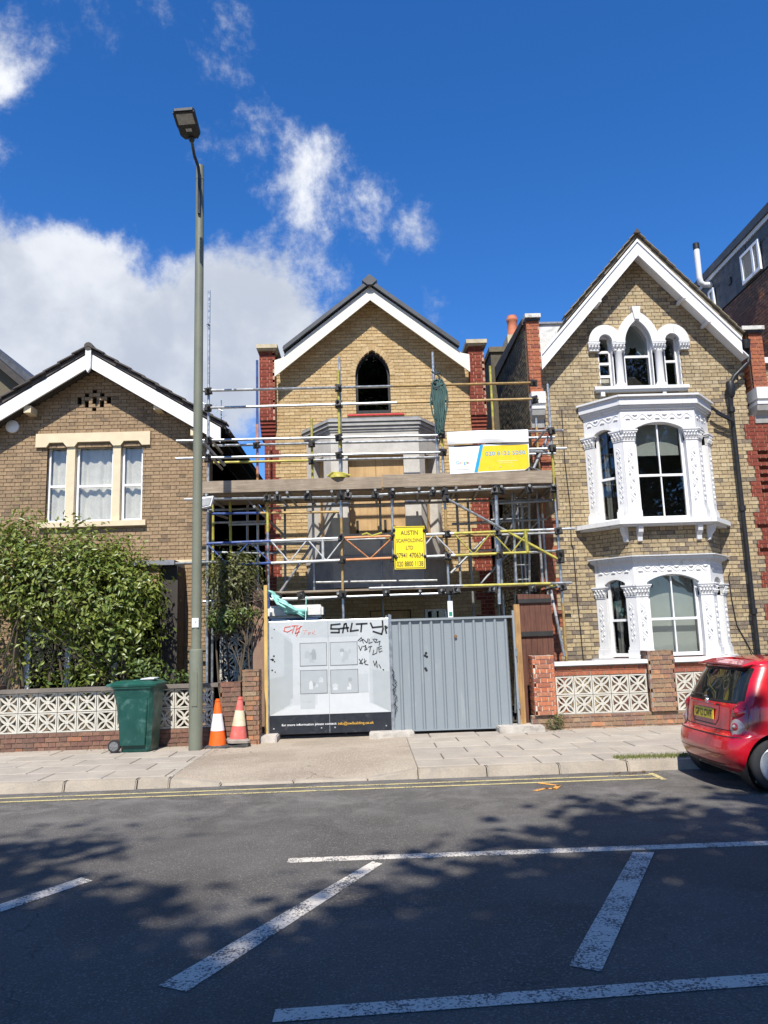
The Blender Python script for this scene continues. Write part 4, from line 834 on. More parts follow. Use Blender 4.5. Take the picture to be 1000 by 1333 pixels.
# guard rails and ledgers
tube('guard_rail', (-2.96, YF-.05, 6.27), (3.22, YF-.05, 6.265), ((.9, WH), (2.5, GA), (2.6, OC))); tube('guard_rail', (-2.94, YF-.05, 5.94), (3.24, YF-.05, 5.955), ((.5, WH), (3, GA), (2.6, OC)))
tube('guard_rail', (-3.43, YF-.05, 5.33), (1.36, YF-.05, 5.305)); tube('guard_rail', (1.5, YF-.06, 5.34), (3.66, YF-.05, 5.335)); tube('guard_rail', (-3.44, YF-.05, 5.0), (1.38, YF-.05, 4.985)); tube('guard_rail', (2.95, YF-.05, 5.0), (3.70, YF-.05, 5.0))
tube('guard_rail', (-2.98, YB-.05, 5.49), (1.46, YB-.05, 5.475)); tube('guard_rail', (-2.96, YB-.05, 5.15), (1.46, YB-.05, 5.135), ((2, YE), (2.5, GA)))
tube('guard_rail', (2.9, YB-.05, 5.48), (3.75, YB-.05, 5.48)); tube('guard_rail', (2.9, YB-.05, 5.15), (3.75, YB-.05, 5.15))
for z in (5.38, 5.06):
    for x in (-2.83, 3.36): tube('guard_rail', (x, YF-.2, z), (x, YB+.15, z), ((1., GA),))
tube('ledger', (-3.28, YF-.04, 4.245), (.3, YF-.04, 4.20), ((.4, WH), (3, GA))); tube('ledger', (.2, YF-.06, 4.225), (3.45, YF-.04, 4.30)); tube('ledger', (-3.15, YB, 4.22), (3.6, YB, 4.26), ((1, DU),)); tube('ledger', (-2.80, YF+.06, 3.985), (-.50, YF+.06, 3.955), ((.8, BL), (1.3, OC)))
tube('ledger', (-1.74, YF-.04, 2.405), (1.5, YF-.04, 2.415)); tube('ledger', (0, YF-.05, 2.545), (3.62, YF-.05, 2.535), ((1.7, GA), (1.6, YE), (.4, GA))); tube('ledger', (-1.68, YB-.02, 2.565), (1.2, YB-.02, 2.56), ((1, WH),)); tube('ledger', (.2, YB, 2.50), (3.7, YB, 2.56), ((1.8, DU), (1.7, YE)))
tube('ledger', (-3.42, YF-.04, 3.09), (-2.5, YF-.04, 3.10), ((1, DU),)); tube('ledger', (-3.1, YB, 3.55), (-.8, YB, 3.50), ((1, DU),)); tube('ledger', (-3.0, YF+.3, 2.42), (-1.7, YF+.3, 2.44)); tube('ledger', (-2.6, YF+.6, 3.86), (-1.85, YF+.6, 3.86))
# transoms: ends show dark over the ledgers
for x in (-2.86, -1.60, -1.42, -1.05, -.62, -.33, .16, .48, .95, 1.20, 1.62, 2.05, 2.44, 2.95, 3.38): tube('transom', (x, YF-.16, 4.30), (x+.04, YB+.25, 4.30), ((1., DU),))
for x in (-1.62, -1.2, -.55, .3, .9, 1.28, 1.55, 2.2, 2.9, 3.35): tube('transom', (x, YF-.14, 2.47), (x+.03, YB+.2, 2.49), ((1., DU),))
for a, b in (((-2.35, YF+.05, 4.42), (-1.62, YF+.9, 3.70)), ((-2.9, YF-.25, 5.24), (-2.62, YF+.3, 4.93)), ((3.05, YF-.1, 4.62), (3.5, YF+.5, 5.36))): tube('brace', a, b, ((1., DU),))
tube('brace', (1.41, YF-.08, 4.14), (3.46, YF-.08, 2.92), ((1.2, GA), (1.1, YE))); tube('brace', (2.1, YB, 2.6), (3.3, YB, 3.8), ((1, DU),)); tube('brace', (3.30, YF+.25, 2.43), (3.40, YF-.02, 1.25), ((.6, WH), (.3, DU), (.6, GA)))
# lattice beam
def zc(x, top): return (3.46+.012*(x+.0)) if top else (3.065+.012*x)
lb = MB(); segs = [(-2.86, -1.72, BL), (-1.72, -.42, GA), (-.42, .48, OR), (.48, 1.55, GA), (1.55, 2.9, YE)]
for a, b, c in segs:
    lb.c = c if c != GA else WH; lb.tube((a, YF-.09, zc(a, 1)), (b, YF-.09, zc(b, 1)), TR, 9); lb.tube((a if a > -2.8 else -2.55, YF-.09, zc(a, 0)), (b, YF-.09, zc(b, 0)), TR, 9)
    k = max(2, round((b-a)/.37)); 
    for i in range(k):
        xa, xb = a+(b-a)*i/k, a+(b-a)*(i+1)/k; up = i % 2
        lb.tube((xa, YF-.09, zc(xa, not up)), (xb, YF-.09, zc(xb, up)), .014, 7)
lb.c = YE; lb.tube((2.85, YF-.09, zc(2.85, 0)), (2.83, YF-.09, zc(2.85, 1)), .034, 9); lb.c = WH; lb.tube((-.80, YF-.09, zc(-.8, 0)), (-.80, YF-.09, zc(-.8, 1)), .024, 8); lb.tube((1.02, YF-.09, zc(1, 0)), (1.02, YF-.09, zc(1, 1)), .024, 8)
part(SC, 'lattice_beam', lb, TM, True)
tube('ledger', (2.85, YF-.04, 3.50), (3.74, YF-.04, 3.51)); tube('ledger', (2.85, YF-.04, 3.10), (3.5, YF-.04, 3.12)); tube('ledger', (-2.85, YF+.25, 3.45), (3.5, YF+.25, 3.48), ((3, DU), (2, OC), (1, DU)))
# boards of the platform and the toe boards on edge
def board(x0, x1, y0, y1, z0, z1, nm='scaffold_board'):
    m = MB().box(x0, x1, y0, y1, z0, z1); me = m.mesh(nm, 'board_wood'); bm = bmesh.new(); bm.from_mesh(me); bmesh.ops.bevel(bm, geom=bm.edges[:], offset=.004, segments=1, affect='EDGES'); bm.to_mesh(me); bm.free(); return part(SC, nm, me, None)
for k in range(5):
    y = YF+.04+k*.228
    for a, b in ((-2.97, .28+.1*k), (.285+.1*k, 3.40)): board(a, b, y, y+.222, 4.33+random.uniform(0, .004), 4.368)
board(-2.96, .285, YF-.10, YF-.062, 4.335, 4.555, 'toe_board'); board(.30, 3.38, YF-.105, YF-.066, 4.35, 4.585, 'toe_board')
for k in range(4): board(-1.70, 3.30, YF+.10+k*.228, YF+.32+k*.228, 2.515, 2.552)
part(SC, 'end_board', MB().box(3.44, 3.475, 13.55, 14.55, 3.85, 4.45), 'board_wood')
rc = random.Random(21)
for x, y, z0, z1, c in ((-2.55, 14.3, 2.9, 4.3, YE), (-2.35, 14.9, .1, 4.6, DU), (-1.62, 14.95, 2.4, 4.4, DU), (1.72, 14.4, 2.5, 4.35, DU), (2.02, 14.95, .1, 4.5, DU), (2.75, 14.3, 2.5, 4.4, GA), (3.05, 14.9, .1, 5.4, GA), (3.22, 14.2, 2.5, 4.4, DU), (2.62, 15.6, 1, 5.2, GA), (3.12, 15.5, 1, 5.0, GA)): tube('standard', (x, y, z0), (x+rc.uniform(-.03, .03), y, z1), ((1, c),))
for a, b, c in (((-2.9, 14.3, 3.35), (-1.7, 14.35, 3.30), DU), ((-3.0, 14.9, 4.0), (-1.9, 14.9, 4.0), GA), ((1.6, 14.3, 3.75), (3.4, 14.35, 3.80), DU), ((2.0, 14.95, 3.3), (3.5, 14.95, 3.32), GA), ((2.55, 15.6, 4.0), (3.2, 15.5, 4.0), GA), ((2.6, 15.6, 3.0), (3.2, 15.5, 4.4), GA), ((2.3, 13.9, 4.05), (3.5, 13.9, 4.08), DU), ((-1.0, 14.6, 2.75), (1.3, 14.6, 2.72), DU), ((1.5, 14.0, 2.8), (2.9, 14.5, 4.1), DU), ((-1.75, 14.4, 2.45), (-.6, 14.6, 4.1), DU), ((2.5, YF, 5.0), (3.4, YF+.2, 5.0), GA), ((2.9, 13.8, 4.75), (3.5, 14.6, 4.75), DU), ((-2.95, 13.5, 4.05), (-2.7, 14.7, 4.05), DU), ((-2.0, 13.5, 4.05), (-1.9, 14.7, 4.05), DU)): tube('brace' if abs(a[2]-b[2]) > .5 else 'ledger', a, b, ((1, c),))
part(SC, 'ladder', MB().tube((2.70, 14.9, .2), (2.86, 14.35, 4.9), .022, 7).tube((2.98, 14.9, .2), (3.14, 14.35, 4.9), .022, 7), 'galv', True)
part(SC, 'rungs', (lambda m: ([m.tube((2.70+.16*k/17, 14.9-.55*k/17, .2+4.7*k/17), (2.98+.16*k/17, 14.9-.55*k/17, .2+4.7*k/17), .013, 6) for k in range(1, 17)], m)[1])(MB()), 'galv', True, kind='stuff')
part(SC, 'debris_netting', MB().path([(-.1+.09*k, 13.60, 3.50+.03*math.sin(k*2.1)) for k in range(5)], .018, 6), 'tube_yellow', True)
# couplers
cm = MB().box(-.045, .045, -.05, .05, -.04, .04).lathe((0, -.05, .02), [(.022, 0), (.022, -.03), (.012, -.05)], 6, (0, 1, 0)).box(-.055, .055, -.02, .02, -.05, .05).mesh('coupler', 'coupler_steel')
for x, y, z in [(x, YF-.03, z) for x in (-2.86, -.47, 1.42) for z in (5.32, 4.99)]+[(x, YF-.03, z) for x in (-2.86, -.46, 1.33, 3.17) for z in (6.265, 5.945)]+[(x, YF-.05, 4.22+.02*(x > 1)) for x in (-2.86, -1.78, -1.60, -1.05, -.47, -.33, .16, .46, 1.2, 1.42, 2.33, 2.44, 2.95, 3.42)]+[(x, YF-.06, 2.46) for x in (-1.62, -1.2, -.47, .3, 1.28, 1.42, 1.55, 2.2, 2.9, 3.44)]+[(x, YF-.06, z) for x in (-.47, .455, 1.42, 2.34, 3.44) for z in (3.07, 3.47)]+[(3.44, YF-.05, 5.33), (3.44, YF-.05, 5.0), (3.44, YF-.06, 2.95), (1.43, YF-.06, 4.12)]+[(-2.12, YB-.03, 5.48), (-1.05, YB-.03, 5.48), (-1.05, YB-.03, 5.14), (2.55, YB-.03, 5.48), (3.41, YB-.03, 5.15)]:
    o = bpy.data.objects.new('coupler', cm); o.location = (x, y, z); o.scale = (1.25, 1.25, 1.25); o.rotation_euler = (random.uniform(-.3, .3), random.choice([0, 1.57])+random.uniform(-.2, .2), random.uniform(-.4, .4)); link(o, SC)
part(SC, 'antenna_clip', MB().path([(-2.86+.03*math.cos(t*.5), YF-.04, 7.55+.03*math.sin(t*.5)) for t in range(9)], .010, 5), 'galv')

# things hung on the scaffold
mat('tube_leaf', (.05, .40, .12), .5, bmp=0); mat('sign_yellow', (.86, .66, .02), .45, var=.05, fine=0, bmp=0); mat('sign_ink', (.10, .085, .02), .6, bmp=0); mat('ink_black', (.012, .012, .014), .5, bmp=0); mat('print_white', (.80, .80, .79), .4, var=.03, fine=0, bmp=0)
mat('print_blue', (.015, .33, .62), .4, var=.04, fine=0, bmp=0); mat('print_yellow', (.83, .55, .02), .4, var=.04, fine=0, bmp=0); mat('print_grey', (.42, .42, .42), .5, bmp=0); mat('print_pale', (.72, .62, .30), .5, bmp=0)
Fy = Fr((.74, YF-.14, 2.86), (1, 0, -.006), (.006, 0, 1))
ys = MB().fb(Fy, -.275, .275, 0, .765, -.006, 0)
SY = single('scaffold_sign', ys, 'sign_yellow', 'yellow scaffolding firm sign with dark serif lettering, tied to the lattice beam', 'sign')
part(SY, 'border', MB().strip(Fy, [(-.262, .013), (.262, .013), (.262, .752), (-.262, .752)], [(-.250, .025), (.250, .025), (.250, .740), (-.250, .740)], 0, .002, True), 'sign_ink')
for s_, u, v, w_, h in (('AUSTIN', -.155, .605, .31, .085), ('SCAFFOLDING', -.235, .475, .47, .070), ('LTD', -.065, .345, .13, .070), ('07941 470634', -.240, .195, .48, .095), ('020 8800 1138', -.235, .045, .47, .095)):
    text(SY, s_, Fy, u, v, w_, h, 'sign_ink', .002, .02)
for u, v in ((-.27, .70), (.27, .68), (.27, .22), (-.27, .24)): part(SY, 'cable_tie', MB().lathe(Fy.p(u, v, -.05), [(.03, 0), (.03, .06), (.012, .075)], 7, (0, -1, 0)), 'ink_black')
Fa = Fr((1.53, YF-.11, 4.56), (1, 0, .012), (-.012, 0, 1))
AD = single('advert_board', MB().prism(Fa, [(0, 0), (1.36, .02), (1.45, .08), (1.47, .53), (.0, .53)], -.012, 0), 'print_white', 'white and yellow company advert board with blue stripe and phone number on the scaffold', 'sign')
part(AD, 'yellow_field', MB().prism(Fa, [(.50, .028), (1.37, .035), (1.445, .085), (1.45, .50), (.63, .50)], 0, .002), 'print_yellow'); part(AD, 'blue_stripe', MB().prism(Fa, [(.44, .02), (.50, .02), (.635, .52), (.575, .52)], 0, .004), 'print_blue')
text(AD, '020 8133 5050', Fa, .66, .315, .73, .075, 'print_blue', .004, .006)
for ch_, u, c in (('G', 0, 'print_blue'), ('o', .058, 'tail_red'), ('o', .098, 'print_yellow'), ('g', .138, 'print_blue'), ('l', .180, 'tube_leaf'), ('e', .196, 'tail_red')):
    text(AD, ch_, Fa, .12+u, .175 if ch_ != 'g' else .155, .05 if ch_ == 'G' else (.010 if ch_ == 'l' else .034), .065 if ch_ in 'Gl' else (.06 if ch_ == 'g' else .042), c, .003, .004)
for k in range(5):
    st = [(.150+.04*k+.011*math.cos(math.pi/2+i*math.pi/5)*(1 if i % 2 == 0 else .45), .128+.011*math.sin(math.pi/2+i*math.pi/5)*(1 if i % 2 == 0 else .45)) for i in range(10)]
    part(AD, 'star', MB().prism(Fa, st, 0, .003), 'print_yellow')
part(AD, 'small_print', MB().fb(Fa, .12, .36, .072, .084, 0, .002).fb(Fa, .06, .30, .40, .404, 0, .002), 'print_grey'); part(AD, 'small_print', MB().fb(Fa, .86, 1.24, .20, .212, 0, .004).fb(Fa, .90, 1.15, .165, .172, 0, .004), 'print_pale'); part(AD, 'rivet', MB().lathe(Fa.p(.72, .1, 0), [(.012, 0), (.01, .006)], 8, Fa.n).lathe(Fa.p(.92, .1, 0), [(.012, 0), (.01, .006)], 8, Fa.n).lathe(Fa.p(1.13, .11, 0), [(.012, 0), (.01, .006)], 8, Fa.n), 'print_grey')
part(AD, 'covered_line', MB().fb(Fa, .10, .60, .508, .528, 0, .003), 'ink_black')
TP = MB(); vs = []; 
for j in range(5):
    for i in range(25): u = -.02+1.485*i/24; vs.append(Fa.p(u, .545+.235*j/4+.008*math.sin(u*3.1), .03+.02*math.sin(j*.9)+.010*math.sin(u*7+j)))
TP.add(vs, [(j*25+i, j*25+i+1, (j+1)*25+i+1, (j+1)*25+i) for j in range(4) for i in range(24)]); TP.add([tuple(V3(v)+V3((0, .02, 0))) for v in vs], [(j*25+i, (j+1)*25+i, (j+1)*25+i+1, j*25+i+1) for j in range(4) for i in range(24)])
single('folded_sheet', TP, 'print_white', 'plain white sheet folded over the top of the yellow and white advert board', 'sheet', 'all')
mat('rope_green', (.05, .105, .095), .8, bmp=.4, bs=200); mat('rope_dark', (.03, .045, .045), .8)
rp = MB(); rng = random.Random(3)
for k in range(26):
    a = rng.uniform(.025, .085); z0 = 6.32+rng.uniform(-.05, .05); ln = rng.uniform(.75, 1.0); ox = rng.uniform(-.05, .07); oy = rng.uniform(-.05, .03); pts = []
    for i in range(17):
        t = 2*math.pi*i/16; pts.append((1.38+ox+a*math.sin(t)*(1+.25*math.cos(t))+.02*math.sin(3*t+k), YF-.10+oy+.02*math.cos(2*t), z0-ln/2+ln/2*math.cos(t)))
    rp.path(pts, .014, 5, caps=False)
RP = single('rope_coil', rp, 'rope_green', 'thick coil of green rope and hose hung on a scaffold upright', 'rope', True)
rp2 = MB()
for k in range(5): rp2.path([(1.38+.10*math.cos(t*.6+k), YF-.11-.03*math.sin(t*.6+k), 6.12+.03*k+.05*math.sin(t*.6)) for t in range(11)], .016, 5)
rp2.path([(1.33, YF-.06, 6.6), (1.36, YF-.08, 6.5), (1.42, YF-.10, 6.40), (1.36, YF-.10, 6.28)], .02, 6).path([(1.28, YF-.08, 6.52), (1.36, YF-.1, 6.46), (1.44, YF-.1, 6.50)], .018, 6)
part(RP, 'binding', rp2, 'rope_dark', True)
single('cloth_bundle', MB().lathe((-.5, YF-.0, 4.56), [(.0, 0), (.17, .0), (.16, .05), (.10, .09), (.04, .11), (.0, .115)], 10).path([(-.70, YF-.02, 4.60), (-.6, YF-.05, 4.66), (-.45, YF-.06, 4.65), (-.28, YF-.03, 4.60)], .022, 6), 'tube_yellow', 'crumpled yellow netting lying on the scaffold platform by the bay', 'netting', True)
mat('tag_green', (.03, .25, .14), .5, bmp=0)
tg = single('scaffold_tag', MB().box(1.38, 1.47, YF-.06, YF-.045, 1.99, 2.28), 'print_white', 'small white inspection tag with green mark on the scaffold upright above the grey gate', 'tag'); part(tg, 'mark', MB().box(1.40, 1.455, YF-.064, YF-.061, 2.02, 2.09), 'tag_green')

# ================================================================== hoarding
mat('panel_white', (.47, .49, .49), .35, var=.04, fine=0, bmp=.03); mat('print_g1', (.36, .385, .385), .4, var=.03, fine=0, bmp=0); mat('print_g2', (.41, .435, .435), .4, var=.03, fine=0, bmp=0); mat('print_g3', (.29, .31, .31), .4, var=.06, fine=.05, bmp=0); mat('print_g3x', (.16, .17, .17), .5, bmp=0); mat('print_g4', (.53, .545, .54), .4, var=.03, fine=0, bmp=0)
mat('print_black', (.016, .018, .024), .4, var=.2, bmp=.02, col2=(.09, .09, .095), c2=(8, .55, .8)); mat('print_orange', (.75, .42, .05), .5, bmp=0); mat('spray_red', (.62, .07, .03), .6, bmp=0); mat('spray_pink', (.70, .36, .32), .6, bmp=0)
mat('rust', (.20, .11, .055), .9)
FH = Fr((0, 13.0, 0))
HP = thing('hoarding_panel', 'white printed hoarding panel with black graffiti and black footer strip, left of the grey gate', 'hoarding', (-.69, 13.0, .06))
part(HP, 'panel', MB().fb(FH, -1.685, .305, .47, 1.985, -.02, 0), 'panel_white'); part(HP, 'footer_strip', MB().fb(FH, -1.685, .305, .165, .468, -.02, .0), 'print_black')
part(HP, 'frame', MB().tube((-1.71, 13.01, .10), (-1.71, 13.01, 2.04), .02).tube((.325, 13.0, .10), (.325, 13.0, 2.06), .02).tube((-1.71, 13.02, 1.99), (.325, 13.02, 1.99), .016).tube((.28, 13.03, .10), (.28, 13.03, 2.04), .018), 'galv', True)
# the printed room: wall planes, floor, furniture, four framed pictures
for pts, c, z in (([(-1.685, .47), (-1.32, .66), (-1.32, 1.70), (-1.685, 1.93)], 'print_g2', .0008), ([(.305, .47), (-.03, .64), (-.03, 1.66), (.305, 1.90)], 'print_g2', .0008), ([(-1.685, .47), (-1.685, 1.06), (-1.35, 1.12), (-1.35, .64)], 'print_g1', .0014), ([(.02, .62), (.02, 1.16), (.305, 1.12), (.305, .47)], 'print_g1', .0014),
                  ([(-1.44, .70), (-1.30, .74), (-1.30, 1.62), (-1.44, 1.74)], 'print_g1', .0020), ([(-1.685, .47), (.305, .47), (-.03, .62), (-1.30, .62)], 'print_g4', .0020), ([(-1.18, .56), (-.94, .56), (-.94, .80), (-1.18, .80)], 'print_g2', .0026), ([(-.90, .60), (-.05, .60), (-.05, .79), (-.90, .79)], 'print_g4', .0026), ([(-1.14, .67), (-.98, .67), (-.98, .675), (-1.14, .675)], 'print_g3', .0032), ([(-1.18, 1.72), (-.2, 1.72), (-.25, 1.985), (-1.1, 1.985)], 'print_g2', .0014), ([(-.24, .80), (-.06, .80), (-.06, 1.10), (-.24, 1.10)], 'print_g2', .0026)):
    part(HP, 'printed_shape', MB().prism(FH, pts, 0, z), c)
rg_ = random.Random(11)
for a, b, c, d in ((-1.18, -.73, 1.25, 1.63), (-.68, -.22, 1.245, 1.63), (-1.18, -.73, .80, 1.185), (-.68, -.22, .79, 1.18)):
    part(HP, 'printed_picture', MB().fb(FH, a, b, c, d, 0, .0034), 'print_g2' if d > 1.5 else 'print_g1'); part(HP, 'picture_frame', MB().strip(FH, [(a, c), (b, c), (b, d), (a, d)], [(a+.010, c+.010), (b-.010, c+.010), (b-.010, d-.010), (a+.010, d-.010)], .0034, .0044, True), 'print_g3x')
    for k in range(6):
        x = rg_.uniform(a+.03, b-.14); y = rg_.uniform(c+.03, d-.16); w_ = rg_.uniform(.04, .12); h = rg_.uniform(.05, .15); part(HP, 'printed_shape', MB().prism(FH, [(x, y), (x+w_, y), (x+w_, y+h*.7), (x+w_/2, y+h), (x, y+h*.7)], .0034, .0038+.0003*k), rg_.choice(['print_g1', 'print_g3', 'print_g4', 'panel_white']))
part(HP, 'panel_joint', MB().fb(FH, -.708, -.702, .17, 1.98, 0, .0048), 'print_g3')
text(HP, 'for more information please contact:', FH, -1.49, .285, .90, .05, 'print_white', .003, .004); text(HP, 'info@nwlbuilding.co.uk', FH, -.57, .275, .585, .06, 'print_orange', .003, .006)
gr = MB()
for st in ([(-.50, 1.925), (-.65, 1.915), (-.655, 1.85), (-.52, 1.845), (-.52, 1.785), (-.655, 1.79)], [(-.46, 1.78), (-.43, 1.92), (-.40, 1.93), (-.375, 1.80)], [(-.50, 1.85), (-.36, 1.86)], [(-.30, 1.93), (-.33, 1.80), (-.20, 1.815)], [(-.23, 1.915), (-.05, 1.92)], [(-.14, 1.915), (-.155, 1.79)], [(.01, 1.925), (.04, 1.85), (.19, 1.86)], [(.21, 1.955), (.215, 1.82), (.19, 1.735), (.05, 1.785)], [(.255, 1.82), (.27, 1.75)]): gr.ribbon(FH, st, .026, 0, .006)
part(HP, 'graffiti', gr, 'ink_black')
gr2 = MB()
for st in ([(-.21, 1.64), (-.15, 1.69), (-.12, 1.60)], [(-.18, 1.63), (-.12, 1.66), (-.06, 1.60), (-.04, 1.67)], [(-.02, 1.66), (-.03, 1.59), (.03, 1.61)], [(.04, 1.66), (.08, 1.60), (.11, 1.65), (.06, 1.66)], [(.10, 1.60), (.16, 1.62), (.14, 1.55)], [(-.20, 1.56), (-.17, 1.48), (-.14, 1.55)], [(-.12, 1.54), (-.08, 1.56), (-.10, 1.48), (-.06, 1.50), (-.08, 1.53)], [(-.04, 1.53), (.02, 1.54)], [(0, 1.54), (-.02, 1.45)], [(.05, 1.48), (.03, 1.40), (.10, 1.43)], [(.11, 1.52), (.10, 1.43)], [(.18, 1.54), (.13, 1.52), (.14, 1.44), (.19, 1.46)], [(.14, 1.49), (.18, 1.50)], [(-.20, 1.34), (-.14, 1.26), (-.19, 1.27), (-.14, 1.34)], [(-.11, 1.34), (-.10, 1.25), (-.05, 1.24)], [(-.08, 1.31), (-.12, 1.28)], [(.04, 1.30), (.06, 1.22), (.09, 1.30), (.10, 1.20)], [(.13, 1.24), (.16, 1.18)], [(.09, 1.22), (.10, 1.19)]): gr2.ribbon(FH, st, .011, 0, .006)
part(HP, 'graffiti', gr2, 'ink_black')
gr3 = MB()
for st in ([(-1.33, 1.91), (-1.42, 1.90), (-1.44, 1.84), (-1.38, 1.82), (-1.30, 1.86)], [(-1.31, 1.92), (-1.20, 1.92)], [(-1.26, 1.92), (-1.30, 1.80)], [(-1.22, 1.90), (-1.25, 1.79), (-1.18, 1.82)], [(-1.16, 1.91), (-1.23, 1.75)], [(-1.14, 1.91), (-1.22, 1.86)]): gr3.ribbon(FH, st, .011, 0, .006)
part(HP, 'graffiti', gr3, 'spray_red'); gr4 = MB()
for st in ([(-1.12, 1.85), (-1.06, 1.84)], [(-1.09, 1.84), (-1.11, 1.77)], [(-1.04, 1.82), (-1.03, 1.77), (-1.0, 1.80), (-1.03, 1.80)], [(-.97, 1.84), (-.97, 1.77)], [(-.93, 1.83), (-.96, 1.79), (-.92, 1.77)]): gr4.ribbon(FH, st, .009, 0, .006)
part(HP, 'graffiti', gr4, 'spray_pink')
bl_ = MB()
for u, v, r in ((-1.60, 1.87, .012), (-1.64, 1.73, .010), (-1.61, 1.43, .018), (-1.63, 1.37, .025), (-1.66, 1.38, .012), (-1.60, 1.34, .014), (-1.64, 1.20, .016), (-1.59, 1.17, .012), (.20, 1.15, .014), (.27, 1.84, .03), (.255, 1.86, .02)): bl_.lathe(FH.p(u, v, 0), [(r, 0), (r*.7, .005)], 8, FH.n)
part(HP, 'paint_spot', bl_, 'ink_black')
bt = MB()
for u, v in ((-1.62, .26), (-.84, .25), (-.62, .25), (.22, .25)): bt.lathe(FH.p(u, v, 0), [(.013, 0), (.013, .01), (.004, .013)], 8, FH.n)
part(HP, 'bolt', bt, 'galv')
HG = thing('site_gate', 'grey corrugated steel hoarding gate with vertical ribs, right of the white printed panel', 'gate', (1.37, 13.0, .06))
gp = []; u = .345
while u < 2.36:
    gp += [(u, 0), (u+.115, 0), (u+.135, .032), (u+.158, .032)]; u += .178
gp = [(a, b) for a, b in gp if a <= 2.38]; zt = lambda a: 1.945+.003*a
sh = MB(); vs = [(a, 13.0-b, z) for z in (.17, None) for a, b in gp for z in [z if z else zt(a)]]; n_ = len(gp)
vs = [(a, 13.0-b, .17) for a, b in gp]+[(a, 13.0-b, 1.94) for a, b in gp]; sh.add(vs, [(i, i+1, n_+i+1, n_+i) for i in range(n_-1)]); sh.add([(a, b+.004, c) for a, b, c in vs], [(i, n_+i, n_+i+1, i+1) for i in range(n_-1)])
part(HG, 'corrugated_sheet', sh, 'gate_grey')
part(HG, 'top_rail', MB().box(.345, 2.40, 12.955, 13.03, 1.94, 1.975), 'gate_grey'); part(HG, 'bottom_rail', MB().box(.345, 2.40, 12.96, 13.03, .150, .172), 'gate_grey'); part(HG, 'edge_post', MB().box(2.385, 2.42, 12.95, 13.03, .12, 2.06), 'gate_grey'); part(HG, 'edge_post', MB().tube((.345, 12.99, .1), (.345, 12.99, 2.05), .018), 'galv')
dent = MB()
for u, v in ((.92, 1.40), (.90, 1.36), (.93, 1.34), (.90, 1.15), (.915, 1.12)): dent.lathe((u, 12.997, v), [(.022, 0), (.015, .006)], 8, (0, -1, 0))
part(HG, 'scuff', dent, 'ink_black'); part(HG, 'rust_patch', MB().lathe((1.42, 12.967, 1.66), [(.03, 0), (.02, .003)], 8, (0, -1, 0)), 'rust'); part(HG, 'hinge', MB().tube((2.42, 12.95, 1.3), (2.42, 12.95, 1.42), .018).tube((2.42, 12.95, .45), (2.42, 12.95, .57), .018), 'galv')
tg2 = MB(); rg_ = random.Random(4)
for k in range(9): y = 1.15-.08*k; tg2.ribbon(FH, [(.335+rg_.uniform(0, .05), y), (.37+rg_.uniform(0, .05), y-.05), (.34+rg_.uniform(0, .05), y-.08)], .012, .036, .04)
part(HG, 'graffiti', tg2, 'ink_black')
# posts and ballast blocks
single('timber_post', MB().box(-1.765, -1.71, 12.97, 13.02, .08, 2.61), 'timber_yellow', 'tall yellow timber post at the left edge of the white hoarding panel', 'post')
single('timber_post', MB().box(2.435, 2.53, 13.02, 13.12, .08, 2.16), 'timber_post', 'orange brown timber post at the right edge of the grey gate', 'post')
def block(x0, x1, y0, y1, z0, z1, lb):
    m = MB().box(x0, x1, y0, y1, z0, z1); o = single('ballast_block', m, 'concrete', lb, 'concrete block', group='concrete feet under the hoarding'); bm = bmesh.new(); bm.from_mesh(o.data); bmesh.ops.bevel(bm, geom=bm.edges[:], offset=.016, segments=2, affect='EDGES'); bm.to_mesh(o.data); bm.free(); return o
block(-1.86, -1.53, 12.62, 13.15, .06, .19, 'concrete foot under the left corner of the white hoarding panel'); block(-.06, .66, 12.62, 13.15, .06, .175, 'long concrete foot under the joint of hoarding panel and gate'); block(2.02, 2.75, 12.62, 13.15, .085, .20, 'concrete foot under the right end of the grey gate')
# insulation pack and bag behind the panel, blue tub below
mat('wrap_white', (.66, .64, .58), .5, bmp=.2, bs=20); mat('bag_green', (.30, .62, .54), .4, bmp=.3, bs=25); mat('tub_blue', (.02, .05, .11), .5)
IN = MB().box(-1.76, -.80, 13.35, 13.9, 2.06, 2.28); o = single('insulation_pack', IN, 'wrap_white', 'white wrapped pack lying on top of stored goods behind the white hoarding panel', 'pack'); bm = bmesh.new(); bm.from_mesh(o.data); bmesh.ops.bevel(bm, geom=bm.edges[:], offset=.045, segments=3, affect='EDGES'); bm.to_mesh(o.data); bm.free()
bgm = bmesh.new(); bmesh.ops.create_icosphere(bgm, subdivisions=4, radius=1); rg_ = np.random.RandomState(2)
for v in bgm.verts:
    c = v.co.copy(); w_ = 1+.16*math.sin(7*c.x+3*c.z)+.14*math.sin(11*c.z+5*c.x)+.10*math.sin(17*c.x); v.co = V3((c.x*.30*w_-.10*c.z, c.y*.16*w_, c.z*.13*w_-.14*c.x+(.10 if c.x < -.6 else 0)))
me = bpy.data.meshes.new('rubble_bag'); bgm.to_mesh(me); bgm.free(); me.materials.append(MATS['bag_green']); me.polygons.foreach_set('use_smooth', [True]*len(me.polygons))
o = bpy.data.objects.new('rubble_bag', me); C.objects.link(o); o.location = (-1.40, 13.28, 2.25); props(o, 'crumpled mint green plastic bag slumped over the white wrapped pack', 'bag')
single('storage_tub', MB().prism(Fr((-1.70, 0, 0), (0, 1, 0)), [(13.32, .5), (13.95, .5), (13.98, 2.05), (13.28, 2.05)], 0, .78).box(-1.73, -.88, 13.26, 14.0, 2.0, 2.05), 'tub_blue', 'dark blue tub under the white wrapped pack behind the hoarding', 'tub')
